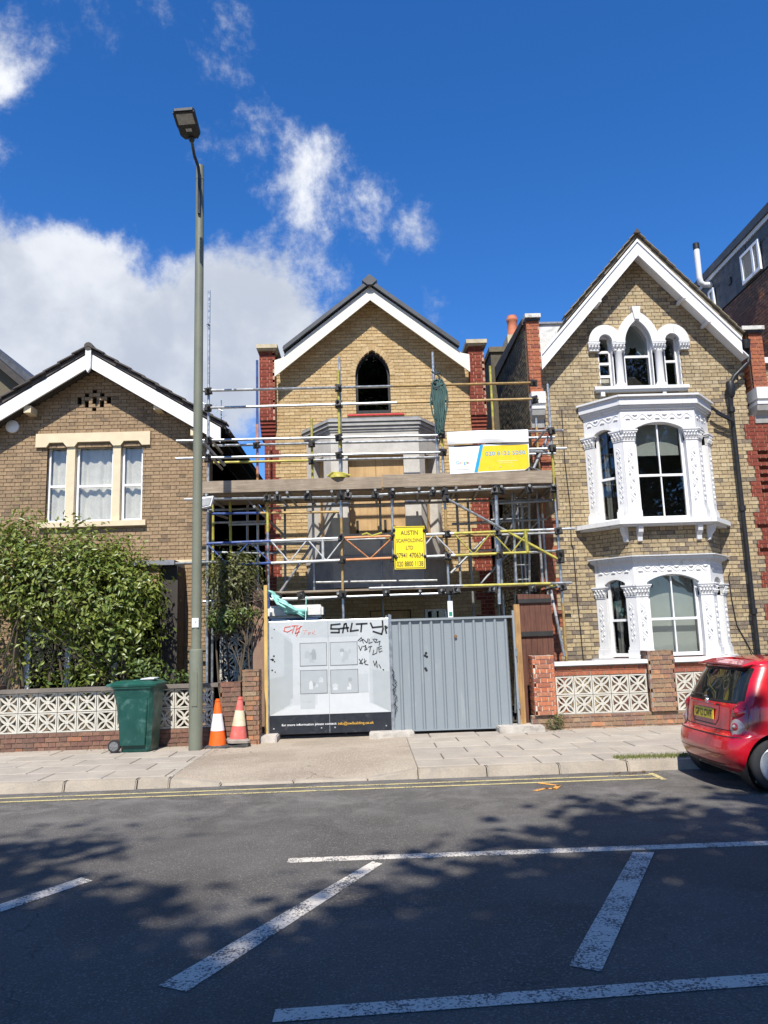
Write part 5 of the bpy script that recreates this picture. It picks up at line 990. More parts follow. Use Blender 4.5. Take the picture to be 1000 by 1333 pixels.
single('guide_cord', MB().path([(-1.08, 13.25, 2.42), (-1.085, 13.2, 2.2), (-1.08, 13.03, 2.0)], .008, 5), 'bag_green', 'thin pale green cord hanging down to the top of the white hoarding panel', 'cord')
# alley fence panel behind the right post
AFX = thing('alley_gate', 'dark red brown boarded gate closing the alley beside the stock brick house', 'gate', (2.9, 13.6, .06))
for k in range(6): part(AFX, 'plank', MB().box(2.62+.098*k, 2.62+.098*k+.094, 13.585, 13.61, .1, 2.36-.004*k), 'fence_red')
part(AFX, 'shadow_strip', MB().box(2.62, 3.2, 13.55, 13.584, 1.62, 1.70).box(2.62, 3.2, 13.55, 13.584, 2.2, 2.27), 'interior_dark')  # near-black strips across the planks stand for scaffold shadows
# ================================================================== front walls with screen blocks
def screen_block(w=.30, h=.305, d=.09):
    """pierced concrete block: frame and eight petals round a boss"""
    F = Fr((0, 0, 0)); m = MB(); e = .020; a, b = w/2-.003, h/2-.003
    m.strip(F, [(-a, -b), (a, -b), (a, b), (-a, b)], [(-a+e, -b+e), (a-e, -b+e), (a-e, b-e), (-a+e, b-e)], -d, 0, True)
    ia, ib = a-e, b-e
    for k in range(4):
        t = math.pi/4+k*math.pi/2; cx_, cz_ = math.copysign(ia, math.cos(t)), math.copysign(ib, math.sin(t)); dx, dz = cx_, cz_; L_ = math.hypot(dx, dz); ox, oz = -dz/L_, dx/L_
        for sg in (-1, 1):      # two bowed arms from the boss towards each corner
            A, Bp = [], []
            for i in range(7):
                s = i/6; bow = .027*math.sin(math.pi*s)*sg+.007*sg; wd = .0125
                px, pz = dx*s, dz*s; A.append((px+ox*(bow-wd), pz+oz*(bow-wd))); Bp.append((px+ox*(bow+wd), pz+oz*(bow+wd)))
            m.strip(F, A, Bp, -d+.01, -.004)
    m.strip(F, [(.032*math.cos(i*.6283), .032*math.sin(i*.6283)) for i in range(10)], [(.002*math.cos(i*.6283), .002*math.sin(i*.6283)) for i in range(10)], -d+.005, -.002, True)
    return m
SBM = screen_block().mesh('screen_block', 'screen_white')
def blocks(parent, x0, n, z0, y, pitch=.305, rows=2):
    for r_ in range(rows):
        for i in range(n):
            o = bpy.data.objects.new('screen_block', SBM); o.location = (x0+pitch*(i+.5), y, z0+.3075*(r_+.5)); o.rotation_euler = (0, 0, random.uniform(-.01, .01)); link(o, parent)
            if (i+r_) % 3 == 1: o.rotation_euler.y = math.pi/2*random.choice([1, 2])
FWL = facade(12.48)
LW = thing('garden_wall', 'low plum brick garden wall with white pierced blocks and dark coping, behind the green bin', 'wall', (-4.2, 12.5, .1))
brick_wall(LW, FWL, .08, .37, lambda v: [(-9, -2.40)], 'brick_plum', 'mortar_brown', bond='flemish', ones=90)
blocks(LW, -5.86, 11, .372, 12.49); blocks(LW, -9.2, 10, .372, 12.49)
part(LW, 'coping', MB().prism(Fr((0, 0, 0), (0, 1, 0)), [(12.44, .985), (12.64, .985), (12.64, 1.035), (12.54, 1.05), (12.44, 1.035)], -9.1, 6.70) if False else MB().box(-9.1, -2.42, 12.44, 12.63, .992, 1.05), 'coping_dark')
def wall_pier(parent, a, b, z1, y, bm_, mm, ones=80, dpt=.34, z0=.08, cap=None):
    p_ = part(parent, 'pier', MB().box(a+.05, b-.05, y+.02, y+dpt-.02, z0, z1-.02), mm)
    brick_wall(p_, facade(y), z0, z1, lambda v: [(a, b)], bm_, mm, bond='flemish', ones=ones, backing=.06)
    for F2, l in ((Fr((b, y+.005, 0), (0, 1, 0)), dpt), (Fr((a, y+dpt, 0), (0, -1, 0)), dpt)): brick_wall(p_, F2, z0, z1, lambda v: [(0, l)], bm_, mm, ones=0, backing=.04)
    if cap: part(p_, 'cap_course', MB().box(a-.004, b+.004, y-.004, y+dpt+.004, z1, z1+.012), cap)
    return p_
wall_pier(LW, -6.30, -5.87, 1.12, 12.42, 'brick_plum', 'mortar_brown', 40)
wall_pier(LW, -2.40, -2.07, 1.06, 12.44, 'brick_plum', 'mortar_brown', 60); 
wall_pier(LW, -2.05, -1.79, 1.24, 12.50, 'brick_mixed', 'mortar_brown', 60)
single('gate_pier_panel', MB().box(-2.04, -1.82, 13.55, 13.66, .06, 2.56), 'render_brown', 'plain brown rendered post panel standing between the side shrub and the yellow timber post', 'panel')
SW = thing('screen_wall', 'side wall of white pierced blocks in shade behind the thin shrub', 'wall', (-2.30, 14.0, .06))
sbm2 = SBM
for r_ in range(6):
    for k in range(3):
        o = bpy.data.objects.new('screen_block', SBM); o.location = (-2.62+.305*k, 14.35, .36+.3075*r_); link(o, SW)
part(SW, 'base', MB().box(-2.80, -1.86, 14.34, 14.45, .05, .205), 'concrete')

FWR = facade(12.90)
RW = thing('garden_wall', 'low red brick garden wall with white pierced blocks and white coping, behind the red car', 'wall', (5.2, 12.9, .1))
brick_wall(RW, FWR, .06, .335, lambda v: [(2.60, 9.2)], 'brick_mixed', 'mortar_grey', bond='flemish', ones=110)
brick_wall(RW, FWR, .955, 1.105, lambda v: [(3.02, 4.56), (5.02, 7.2)], 'brick_red_old', 'mortar_grey', ones=40)
part(RW, 'coping', MB().box(3.02, 4.565, 12.84, 13.05, 1.125, 1.185), 'white_paint'); part(RW, 'coping', MB().box(5.02, 9.2, 12.84, 13.05, 1.125, 1.185), 'white_paint'); part(RW, 'bedding', MB().box(3.02, 9.2, 12.88, 13.0, 1.105, 1.124), 'mortar_grey')
blocks(RW, 3.03, 5, .337, 12.91, .304); blocks(RW, 5.03, 9, .337, 12.91, .304)
wall_pier(RW, 2.655, 3.015, 1.30, 12.86, 'brick_orange', 'mortar_pale', 80, z0=.34); wall_pier(RW, 4.575, 5.015, 1.32, 12.86, 'brick_mixed', 'mortar_grey', 90, z0=.34); wall_pier(RW, 7.6, 8.0, 1.32, 12.86, 'brick_mixed', 'mortar_grey', 30, z0=.34)

# ================================================================== street furniture
mat('lamp_green', (.165, .175, .125), .55, var=.08, vs=2, fine=.03, bmp=.03); mat('lamp_head', (.022, .024, .025), .5); mat('lens', (.42, .42, .40), .25, bmp=0)
LP = thing('street_lamp', 'tall olive grey street lamp post with dark flat lantern head', 'street lamp', (-2.665, 11.97, .1))
part(LP, 'base', MB().lathe((-2.665, 11.97, .06), [(.102, 0), (.102, 1.50), (.098, 1.52), (.075, 1.535)], 28), 'lamp_green', True)
part(LP, 'pole', MB().lathe((-2.665, 11.97, 1.58), [(.076, 0), (.074, 3.5), (.070, 7.0), (.066, 8.1)], 28), 'lamp_green', True)
H1 = (-2.586, 10.980, 9.497); H0 = (-2.617, 10.550, 9.655)
part(LP, 'arm', MB().path([(-2.655, 11.885, 8.75), (-2.655, 11.87, 9.45), (-2.665, 11.83, 9.58), (-2.69, 11.65, 9.66), H1], .026, 10), 'lamp_head', True)
hx = V3(H1); hd_ = (V3(H0)-hx); ln = hd_.length; hu = hd_.normalized(); hs_ = V3((1, 0, 0)); hs_ = (hs_-hu*hs_.dot(hu)).normalized(); Fh = Fr(hx, hs_, hu); 
if Fh.n.z > 0: Fh = Fr(hx, -hs_, hu)
hb = MB().prism(Fh, [(-.10, -.02), (.10, -.02), (.155, .05), (.165, ln-.03), (.14, ln), (-.14, ln), (-.165, ln-.03), (-.155, .05)], -.075, -.012)
head = part(LP, 'lantern', hb, 'lamp_head'); part(head, 'rim', MB().strip(Fh, [(-.165, .2), (.165, .2), (.165, ln-.02), (-.165, ln-.02)], [(-.13, .225), (.13, .225), (.13, ln-.05), (-.13, ln-.05)], -.02, .0, True), 'lamp_head'); part(head, 'lens', MB().fb(Fh, -.128, .128, .228, ln-.052, -.02, -.006), 'lens'); part(head, 'label', MB().fb(Fh, -.045, .045, .11, .16, -.013, -.010), 'lens'); part(head, 'knuckle', MB().lathe(hx-hu*.06, [(.03, 0), (.045, .02), (.045, .07), (.03, .09)], 14, hu), 'lamp_head', True); part(head, 'sensor', MB().lathe(Fh.p(0, ln*.55, -.075), [(.04, 0), (.04, -.05), (.03, -.06)], 14, Fh.n), 'lamp_head')
part(LP, 'collar_band', MB().lathe((-2.665, 11.97, 9.42), [(.069, 0), (.071, .004), (.071, .02), (.069, .024)], 24), 'lamp_green', True)
part(LP, 'number_plate', MB().box(-2.715, -2.615, 11.885, 11.892, 1.92, 2.06), 'print_white'); text(LP, '21', Fr((-2.70, 11.885, 1.99), (1, 0, 0)), .03, 0, .035, .03, 'ink_black', .003)
part(LP, 'inspection_door', MB().box(-2.705, -2.625, 11.860, 11.875, .75, 1.25), 'lamp_green')
FLD = thing('floodlight', 'small white floodlight box clamped on the scaffold ledger beside the lamp post', 'light', (-2.45, 13.4, 3.95)); c_ = (-2.819, 13.450, 4.126)
part(FLD, 'housing', MB().hexa([V3(c_)+V3(q) for q in ((-.13, .06, -.10), (.07, .06, -.06), (.12, .06, .12), (-.10, .06, .10), (-.13, -.06, -.10), (.07, -.06, -.06), (.12, -.06, .12), (-.10, -.06, .10))]), 'upvc'); part(FLD, 'lens', MB().hexa([V3(c_)+V3(q) for q in ((-.10, -.061, -.07), (.05, -.061, -.04), (.09, -.061, .09), (-.08, -.061, .07), (-.10, -.07, -.07), (.05, -.07, -.04), (.09, -.07, .09), (-.08, -.07, .07))]), 'lens'); part(FLD, 'bracket', MB().path([(c_[0]-.2, 13.65, c_[2]+.1), (c_[0]-.14, 13.5, c_[2]), c_], .02, 6), 'black_paint')

ta = (-3.451, 18.000, 6.741); TA = single('tv_aerial', MB().tube((ta[0], 18, ta[2]-.6), (ta[0], 18, ta[2]+.75), .018, 6), 'galv', 'small television aerial on the roof slope of the low brown house', 'aerial')
am = MB().tube((ta[0]-.5, 18, ta[2]+.72), (ta[0]+.06, 17.9, ta[2]+.45), .010, 5)
for k in range(8): q = V3((ta[0]-.48+.07*k, 17.98-.012*k, ta[2]+.71-.034*k)); am.tube(q+V3((-.03, 0, -.09)), q+V3((.03, 0, .09)), .006, 4)
part(TA, 'boom', am, 'galv'); part(TA, 'reflector', MB().tube((ta[0]+.06, 17.9, ta[2]+.2), (ta[0]+.06, 17.9, ta[2]+.6), .008, 4).tube((ta[0]+.0, 17.9, ta[2]+.3), (ta[0]+.14, 17.9, ta[2]+.34), .008, 4), 'galv')

# wheeled bin
mat('bin_green', (.006, .058, .044), .42, var=.12, vs=3, fine=.05, bmp=.05, bs=30, col2=(.055, .135, .11), c2=(4.5, .50, .68)); mat('bin_lid', (.008, .075, .055), .4, var=.1, bmp=.05, col2=(.09, .21, .175), c2=(4, .50, .70)); mat('rubber', (.02, .02, .021), .8, bmp=.15); mat('plastic_grey', (.16, .16, .16), .5)
BN = thing('wheelie_bin', 'dark green wheeled bin standing on the pavement against the pierced block wall', 'bin', (-3.58, 12.12, .115))
def ring8(x0, x1, y0, y1, z, c):
    return [(x0+c, y0, z), (x1-c, y0, z), (x1, y0+c, z), (x1, y1-c, z), (x1-c, y1, z), (x0+c, y1, z), (x0, y1-c, z), (x0, y0+c, z)]
def loft(rings, cap=True):
    m = MB(); k = len(rings[0]); m.add([p for r_ in rings for p in r_], [(i*k+j, i*k+(j+1) % k, (i+1)*k+(j+1) % k, (i+1)*k+j) for i in range(len(rings)-1) for j in range(k)]+([tuple(range(k-1, -1, -1)), tuple(range((len(rings)-1)*k, len(rings)*k))] if cap else [])); return m
bx_ = loft([ring8(-.17, .27, -.21, .21, .0, .04), ring8(-.175, .275, -.215, .215, .03, .045), ring8(-.25, .315, -.255, .255, .70, .05), ring8(-.29, .325, -.27, .27, .86, .05), ring8(-.30, .33, -.275, .275, .93, .05)])
body = part(BN, 'body', bx_, 'bin_green', True, local=True); part(BN, 'rim', loft([ring8(-.315, .345, -.295, .295, .925, .05), ring8(-.32, .35, -.30, .30, .955, .05)]), 'bin_lid', True, local=True)
part(BN, 'front_panel', loft([ring8(-.17, .21, -.262, -.235, .10, .012), ring8(-.21, .25, -.278, -.25, .78, .012)]), 'bin_green', True, local=True)
lid = part(BN, 'lid', loft([ring8(-.36, .365, -.31, .31, .957, .05), ring8(-.365, .37, -.315, .315, .985, .06), ring8(-.34, .33, -.28, .28, 1.015, .06), ring8(-.29, .25, -.22, .22, 1.035, .06)]), 'bin_lid', True, local=True)
part(lid, 'lid_rib', loft([ring8(-.05, .27, -.17, .17, 1.03, .03), ring8(-.03, .25, -.15, .15, 1.048, .03)]), 'bin_lid', True, local=True); part(lid, 'hinge_bar', MB().tube((-.375, -.26, .975), (-.375, .26, .975), .022, 10), 'bin_lid', True, local=True)
for y in (-.235, .235):
    wl = part(BN, 'wheel', MB().lathe((-.255, y-.028, .092), [(.05, 0), (.092, .004), (.096, .014), (.096, .042), (.092, .052), (.05, .056)], 22, (0, 1, 0)), 'rubber', True, local=True)
    hubm = MB().lathe((-.255, y-.034, .092), [(.0, 0), (.02, .0), (.024, .02), (.0, .02)], 12, (0, 1, 0))
    for k in range(6): t = k*math.pi/3; hubm.tube((-.255, y-.030, .092), (-.255+.062*math.cos(t), y-.030, .092+.062*math.sin(t)), .007, 5)
    hubm.lathe((-.255, y-.031, .092), [(.06, 0), (.068, .0), (.068, .01), (.06, .01)], 20, (0, 1, 0)); part(wl, 'hub', hubm, 'plastic_grey', True, local=True)
part(BN, 'axle', MB().tube((-.255, -.22, .092), (-.255, .22, .092), .014), 'plastic_grey', local=True)
part(BN, 'lid_flap', MB().prism(Fr((.10, -.18, 1.05), (1, 0, 0), (0, 1, .05)), [(0, 0), (.2, .02), (.22, .2), (.06, .24)], 0, .012), 'upvc', local=True)
BN.rotation_euler.z = R(-4)

# traffic cones
mat('cone_orange', (.80, .13, .01), .5, var=.06, bmp=.03); mat('cone_pink', (.62, .12, .095), .65, var=.15, bmp=.06, col2=(.50, .20, .16), c2=(6, .5, .8)); mat('cone_white', (.74, .74, .76), .4, var=.05, bmp=.02); mat('cone_cream', (.66, .55, .36), .6, var=.2, bmp=.05, col2=(.72, .65, .55), c2=(9, .5, .7))
mat('cone_base', (.05, .048, .045), .9, bmp=.3, col2=(.16, .14, .12), c2=(8, .5, .75)); mat('cone_base_pale', (.30, .255, .21), .9, bmp=.4)
def cone(loc, lb, m1, m2, mb_, hgt, tilt, brd=.19):
    t_ = thing('traffic_cone', lb, 'traffic cone', loc, 'traffic cones beside the lamp post')
    part(t_, 'base', loft([ring8(-brd, brd, -brd, brd, 0, .05), ring8(-brd, brd, -brd, brd, .035, .05), ring8(-brd+.03, brd-.03, -brd+.03, brd-.03, .055, .06)]), mb_, local=True)
    r_ = lambda z: .135-(.135-.034)*(z-.05)/(hgt-.05)
    for nm_, z0, z1, mm, e in (('cone_body', .05, hgt*.36, m1, 0), ('sleeve', hgt*.36, hgt*.70, m2, .003), ('cone_tip', hgt*.70, hgt-.05, m1, 0)):
        part(t_, nm_, MB().lathe((0, 0, z0), [(r_(z0)+e, 0), (r_(z1)+e, z1-z0)], 28), mm, True, local=True)
    part(t_, 'top_ring', MB().lathe((0, 0, hgt-.05), [(.038, 0), (.044, .012), (.044, .022), (.032, .026), (.030, .05), (.02, .05), (.018, .0)], 20), m1, True, local=True)
    t_.rotation_euler = tilt; return t_
cone((-2.385, 12.22, .085), 'bright orange traffic cone with clean white sleeve standing next to the lamp post', 'cone_orange', 'cone_white', 'cone_base', .74, (0, 0, .12))
cone((-2.085, 12.30, .16), 'faded pink traffic cone with worn cream sleeve, sitting tilted on a second base', 'cone_pink', 'cone_cream', 'cone_base_pale', .68, (.02, .05, .3), .17)
single('cone_base', loft([ring8(-2.26, -1.91, 12.13, 12.47, .085, .05), ring8(-2.26, -1.91, 12.13, 12.47, .13, .05), ring8(-2.2, -1.97, 12.19, 12.41, .15, .05)]), 'cone_base', 'dark cone base lying flat under the faded pink cone', 'cone base')

# ================================================================== red car
def carpaint():
    m, t, b = newmat('car_red'); b.inputs['Base Color'].default_value = (.50, .004, .013, 1); b.inputs['Roughness'].default_value = .32; b.inputs['Coat Weight'].default_value = 1; b.inputs['Coat Roughness'].default_value = .03
carpaint(); mat('car_black', (.015, .015, .016), .5, bmp=0); mat('lamp_red', (.30, .004, .010), .12, bmp=0, coat=1); mat('lamp_clear', (.30, .25, .245), .1, bmp=0, coat=1); mat('lamp_bright', (.62, .02, .03), .15, bmp=0, coat=1); mat('lamp_core', (.28, .02, .02), .2, bmp=0, coat=1); mat('plate_yellow', (.66, .50, .03), .45, bmp=0); mat('alloy', (.36, .37, .38), .35, .1, bmp=0); mat('chrome', (.7, .7, .7), .12, 1., bmp=0, var=0, fine=0)
m_, t_, b_ = newmat('car_glass'); b_.inputs['Base Color'].default_value = (.012, .016, .015, 1); b_.inputs['Roughness'].default_value = .03; b_.inputs['IOR'].default_value = 1.6
CAR = thing('parked_car', 'bright red small hatchback parked at the kerb, seen from behind', 'car', (3.57, 8.72, .0))
ZP = [.17, .22, .30, .40, .50, .545, .57, .60, .70, .84, .88, 1.00, 1.12, 1.235, 1.262, 1.285, 1.315, 1.335, 1.345]
PR = [.16, .06, .015, .0, .02, .04, .085, .10, .115, .14, .165, .225, .29, .365, .345, .37, .50, .78, 1.3]
WW = [.64, .70, .735, .75, .755, .755, .752, .752, .755, .745, .735, .695, .655, .61, .595, .575, .50, .36, .06]
PF = [3.2, 3.28, 3.34, 3.36, 3.36, 3.35, 3.34, 3.33, 3.28, 3.0, 2.62, 2.42, 2.22, 2.02, 1.97, 1.92, 1.8, 1.65, 1.4]
def csec(z): return [float(np.interp(z, ZP, q)) for q in (PR, WW, PF)]
NR, NS_, NF = 20, 26, 8
def cring(z, off=0.):
    p, w, f = csec(z); p -= off; w += off; f += off; RR, RF = .26, .55; n = 3.0; P = []
    for i in range(-NR, NR+1): th = (math.pi/2)*i/NR; s, c = math.sin(th), math.cos(th); P.append((p+RR*(1-abs(c)**(2/n)), w*math.copysign(abs(s)**(2/n), s)))
    for i in range(1, NS_): P.append((p+RR+(f-RF-p-RR)*i/NS_, w))
    for i in range(NF, -NF-1, -1): th = (math.pi/2)*i/NF; s, c = math.sin(th), math.cos(th); P.append((f-RF*(1-abs(c)**(2/n)), w*math.copysign(abs(s)**(2/n), s)))
    for i in range(NS_-1, 0, -1): P.append((p+RR+(f-RF-p-RR)*i/NS_, -w))
    return P
zs = sorted(set([round(z, 4) for z in list(np.linspace(.17, .5, 10))+list(np.linspace(.5, .62, 13))+list(np.linspace(.62, 1.24, 26))+list(np.linspace(1.24, 1.345, 16))+[.885, 1.225]]))
rings_ = [cring(z) for z in zs]; K = len(rings_[0]); bodyf, rwf, sgf = [], [], []
def sfr(i): return (i-2*NR+.5)/NS_ if 2*NR <= i < 2*NR+NS_ else ((K-i-.5)/NS_ if i >= K-NS_ else -1)
for j in range(len(zs)-1):
    zm = (zs[j]+zs[j+1])/2; p, w, f = csec(zm)
    for i in range(K):
        q = (j*K+i, j*K+(i+1) % K, (j+1)*K+(i+1) % K, (j+1)*K+i); a, b_y = rings_[j][i], rings_[j][(i+1) % K]; xm, ym = (a[0]+b_y[0])/2, (a[1]+b_y[1])/2
        if .875 < zm < 1.228 and abs(ym) < w*.90 and xm < p+.25: rwf.append(q)
        elif .875 < zm < 1.225 and (.30 < sfr(i) < .56 or .62 < sfr(i) < .97): sgf.append(q)
        else: bodyf.append(q)
cv_ = [(x, y, z) for r_, z in zip(rings_, zs) for x, y in r_]
bodyf.append(tuple(range((len(zs)-1)*K, len(zs)*K)))
def cutwheel(me):
    o = bpy.data.objects.new('tmp', me); C.objects.link(o)
    for x in (.50, 2.62):
        for sgn in (-1, 1):
            cm_ = MB().tube((x, sgn*.48, .265), (x, sgn*.9, .265), .315, 40).mesh('cut', 'car_black'); c_ = bpy.data.objects.new('cut', cm_); C.objects.link(c_)
            md = o.modifiers.new('b', 'BOOLEAN'); md.object = c_; md.operation = 'DIFFERENCE'; md.solver = 'EXACT'
    dg = bpy.context.evaluated_depsgraph_get(); r_ = bpy.data.meshes.new_from_object(o.evaluated_get(dg))
    for q in [x for x in C.objects if x.name.startswith(('tmp', 'cut'))]: bpy.data.objects.remove(q)
    return r_
bmsh = MB().add(cv_, [tuple(reversed(f)) for f in bodyf]+[tuple(reversed(f)) for f in rwf+sgf]+[tuple(range(K))]); whole = bmsh.mesh('body', 'car_red', True)
whole.materials.append(MATS['car_glass']); mi = [0]*len(bodyf)+[1]*(len(rwf)+len(sgf))+[0]; whole.polygons.foreach_set('material_index', mi)
cut = cutwheel(whole)
bm = bmesh.new(); bm.from_mesh(cut); gl = [f for f in bm.faces if f.material_index == 1]; 
g2 = bmesh.new(); vm_ = {}
def sel(cond, nm_, mt):
    n2 = bmesh.new(); mp = {}
    for f in bm.faces:
        if cond(f):
            vs_ = []
            for v in f.verts:
                if v.index not in mp: mp[v.index] = n2.verts.new(v.co)
                vs_.append(mp[v.index])
            try: nf = n2.faces.new(vs_); nf.smooth = True
            except ValueError: pass
    me = bpy.data.meshes.new(nm_); n2.to_mesh(me); n2.free(); me.materials.append(MATS[mt]); me.set_sharp_from_angle(angle=R(32)); return me
bm.verts.index_update()
part(CAR, 'body', sel(lambda f: f.material_index == 0, 'body', 'car_red'), None, local=True)
part(CAR, 'rear_window', sel(lambda f: f.material_index == 1 and f.calc_center_median().x < .55 and abs(f.calc_center_median().y) < .66, 'rear_window', 'car_glass'), None, local=True)
for sgn in (-1, 1): part(CAR, 'side_window', sel(lambda f: f.material_index == 1 and f.calc_center_median().x >= .55 and f.calc_center_median().y*sgn > 0, 'side_window', 'car_glass'), None, local=True)
bm.free()
def onrear(y, z, off=.002):       # point on the rear surface
    p, w, f = csec(z); t = min(.9999, abs(y)/w); n = 3.0; c = (1-t**n)**(1/n); return V3((p+.26*(1-c)-off, y, z))
def rearstrip(pts, w_, m, nm_, off=.003, par=None):
    mb = MB()
    for (a, b) in zip(pts, pts[1:]):
        dx, dz = b[0]-a[0], b[1]-a[1]; l = math.hypot(dx, dz); oy, oz = -dz/l*w_/2, dx/l*w_/2; k = max(1, int(l/.03))
        for i in range(k):
            q0 = (a[0]+dx*i/k, a[1]+dz*i/k); q1 = (a[0]+dx*(i+1)/k, a[1]+dz*(i+1)/k)
            mb.add([onrear(q0[0]-oy, q0[1]-oz, off), onrear(q1[0]-oy, q1[1]-oz, off), onrear(q1[0]+oy, q1[1]+oz, off), onrear(q0[0]+oy, q0[1]+oz, off)], [(0, 1, 2, 3)])
    return part(CAR if par is None else par, nm_, mb, m, local=True)
tg_ = rearstrip([(-.56, 1.22), (-.655, .87), (-.61, .75), (-.57, .60), (.57, .60), (.61, .75), (.655, .87), (.56, 1.22)], .008, 'car_black', 'tailgate')
rearstrip([(-.545, 1.215), (-.635, .885), (.635, .885), (.545, 1.215), (-.545, 1.215)], .024, 'car_black', 'window_seal', .004)
rearstrip([(-.72, .545), (0, .545), (.72, .545)], .008, 'car_black', 'bumper_seam', .003)
rearstrip([(-.55, .36), (.55, .36)], .006, 'car_black', 'bumper_seam', .003); rearstrip([(-.5, .235), (.5, .235)], .05, 'car_black', 'valance', .004)
def reardisc(y, z, ry, rz, bulge, m, nm_, par=None, k=24, y2=0):
    mb = MB(); rr = [1., .85, .6, .3, .0]; vs = []
    for s in rr:
        for i in range(k): t = 2*math.pi*i/k; vs.append(onrear(y+ry*s*math.cos(t), z+rz*s*math.sin(t), .004+bulge*math.sqrt(max(0, 1-s*s))))
    mb.add(vs, [(j*k+i, j*k+(i+1) % k, (j+1)*k+(i+1) % k, (j+1)*k+i) for j in range(len(rr)-1) for i in range(k)]); return part(CAR if par is None else par, nm_, mb, m, True, local=True)
for sgn in (-1, 1):
    tl = reardisc(sgn*.640, .715, .098, .185, .012, 'lamp_red', 'tail_light'); reardisc(sgn*.636, .80, .076, .074, .030, 'lamp_red', 'lens', tl); reardisc(sgn*.634, .645, .080, .088, .030, 'lamp_clear', 'lens', tl); reardisc(sgn*.634, .645, .054, .060, .036, 'lamp_core', 'bulb', tl); reardisc(sgn*.634, .650, .022, .026, .050, 'lamp_clear', 'bulb', tl); reardisc(sgn*.636, .80, .040, .040, .040, 'lamp_bright', 'bulb', tl)
# number plate in its recess, badge, wiper, spoiler, aerial
rec = MB(); 
pts_ = [(-.33, .845), (.33, .845), (.33, .70), (.27, .635), (-.27, .635), (-.33, .70)]; rearstrip(pts_+[pts_[0]], .012, 'car_black', 'plate_recess', .002)
Fpn = Fr(onrear(0, .742, .018)+V3((0, 0, 0)), (0, -1, 0), (.10, 0, 1))
pl = part(CAR, 'number_plate', MB().fb(Fpn, -.235, .235, -.055, .055, -.010, 0), 'plate_yellow', local=True)
tp = text(None, 'GP12 CWF', Fpn, -.205, -.038, .41, .076, 'ink_black', .002, .022); tp.parent = pl
part(CAR, 'badge', MB().lathe(onrear(0, .868, .0), [(.035, 0), (.03, .012), (.0, .014)], 18, (-1, 0, .15)), 'chrome', True, local=True); part(CAR, 'boot_handle', MB().box(.10, .13, -.28, .28, .842, .858), 'car_red', local=True)
part(CAR, 'rear_wiper', MB().path([onrear(.05, .905, .02), onrear(.12, .93, .025), onrear(.42, .925, .025)], .010, 6).lathe(onrear(.05, .905, 0), [(.025, 0), (.02, .03)], 10, (-1, 0, 0)), 'car_black', True, local=True)
sp = loft([[(.33, -.56, 1.245), (.30, 0, 1.262), (.33, .56, 1.245), (.50, .54, 1.275), (.50, 0, 1.30), (.50, -.54, 1.275)], [(.335, -.555, 1.262), (.295, 0, 1.280), (.335, .555, 1.262), (.50, .52, 1.305), (.50, 0, 1.330), (.50, -.52, 1.305)]]); part(CAR, 'spoiler', sp, 'car_red', True, local=True)
part(CAR, 'aerial', MB().path([(1.2, 0, 1.33), (1.05, 0, 1.50)], .006, 5), 'car_black', local=True); part(CAR, 'underbody', MB().box(.22, 3.1, -.62, .62, .14, .30), 'car_black', local=True); part(CAR, 'exhaust', MB().tube((.16, .35, .19), (.4, .35, .19), .025), 'galv', local=True)
part(CAR, 'mudflap', MB().box(.27, .29, -.70, -.58, .10, .32), 'car_black', local=True); part(CAR, 'fuel_flap', MB().lathe((.78, -.752, .84), [(.075, 0), (.075, .006), (.068, .008)], 24, (0, -1, 0)), 'car_red', local=True)
part(CAR, 'door_handle', MB().box(1.42, 1.58, -.775, -.752, .78, .80), 'car_red', local=True); part(CAR, 'wing_mirror', loft([ring8(2.2, 2.3, -.92, -.75, .92, .02), ring8(2.2, 2.32, -.92, -.75, 1.04, .02)]), 'car_red', True, local=True)
dl = MB()
for x in (1.28, 2.3): dl.box(x, x+.006, -.757, -.74, .30, .88)
part(CAR, 'door_seam', dl, 'car_black', local=True)
for x in (.50, 2.62):
    for sgn in (-1, 1):
        y = sgn*.735; ax = (0, -sgn, 0)
        wl = part(CAR, 'wheel', MB().lathe((x, y, .265), [(.17, .0), (.235, .002), (.258, .02), (.265, .05), (.265, .13), (.25, .16), (.17, .165)], 44, ax, caps=False), 'rubber', True, local=True)
        rim = MB().lathe((x, y+sgn*.004, .265), [(.182, .004), (.172, -.004), (.168, .010), (.160, .05), (.05, .06), (.0, .06)], 44, ax)
        for k in range(6):
            t = k*math.pi/3+.2; d = V3((math.cos(t), 0, math.sin(t))); e = V3((-math.sin(t), 0, math.cos(t))); c_ = V3((x, y-sgn*.004, .265)); A = [c_+d*.03-e*.035, c_+d*.165-e*.05, c_+d*.165+e*.05, c_+d*.03+e*.035]; n_ = V3((0, -sgn*.022, 0)); rim.hexa([q+n_ for q in A]+A)
        rim.lathe((x, y+sgn*.002, .265), [(.0, .0), (.05, .002), (.05, .02)], 20, ax); part(wl, 'rim', rim, 'alloy', True, local=True)
        part(CAR, 'wheel_arch', MB().lathe((x, sgn*.74, .265), [(.318, 0), (.318, .24), (.0, .24)], 36, ax, caps=False), 'car_black', True, local=True)

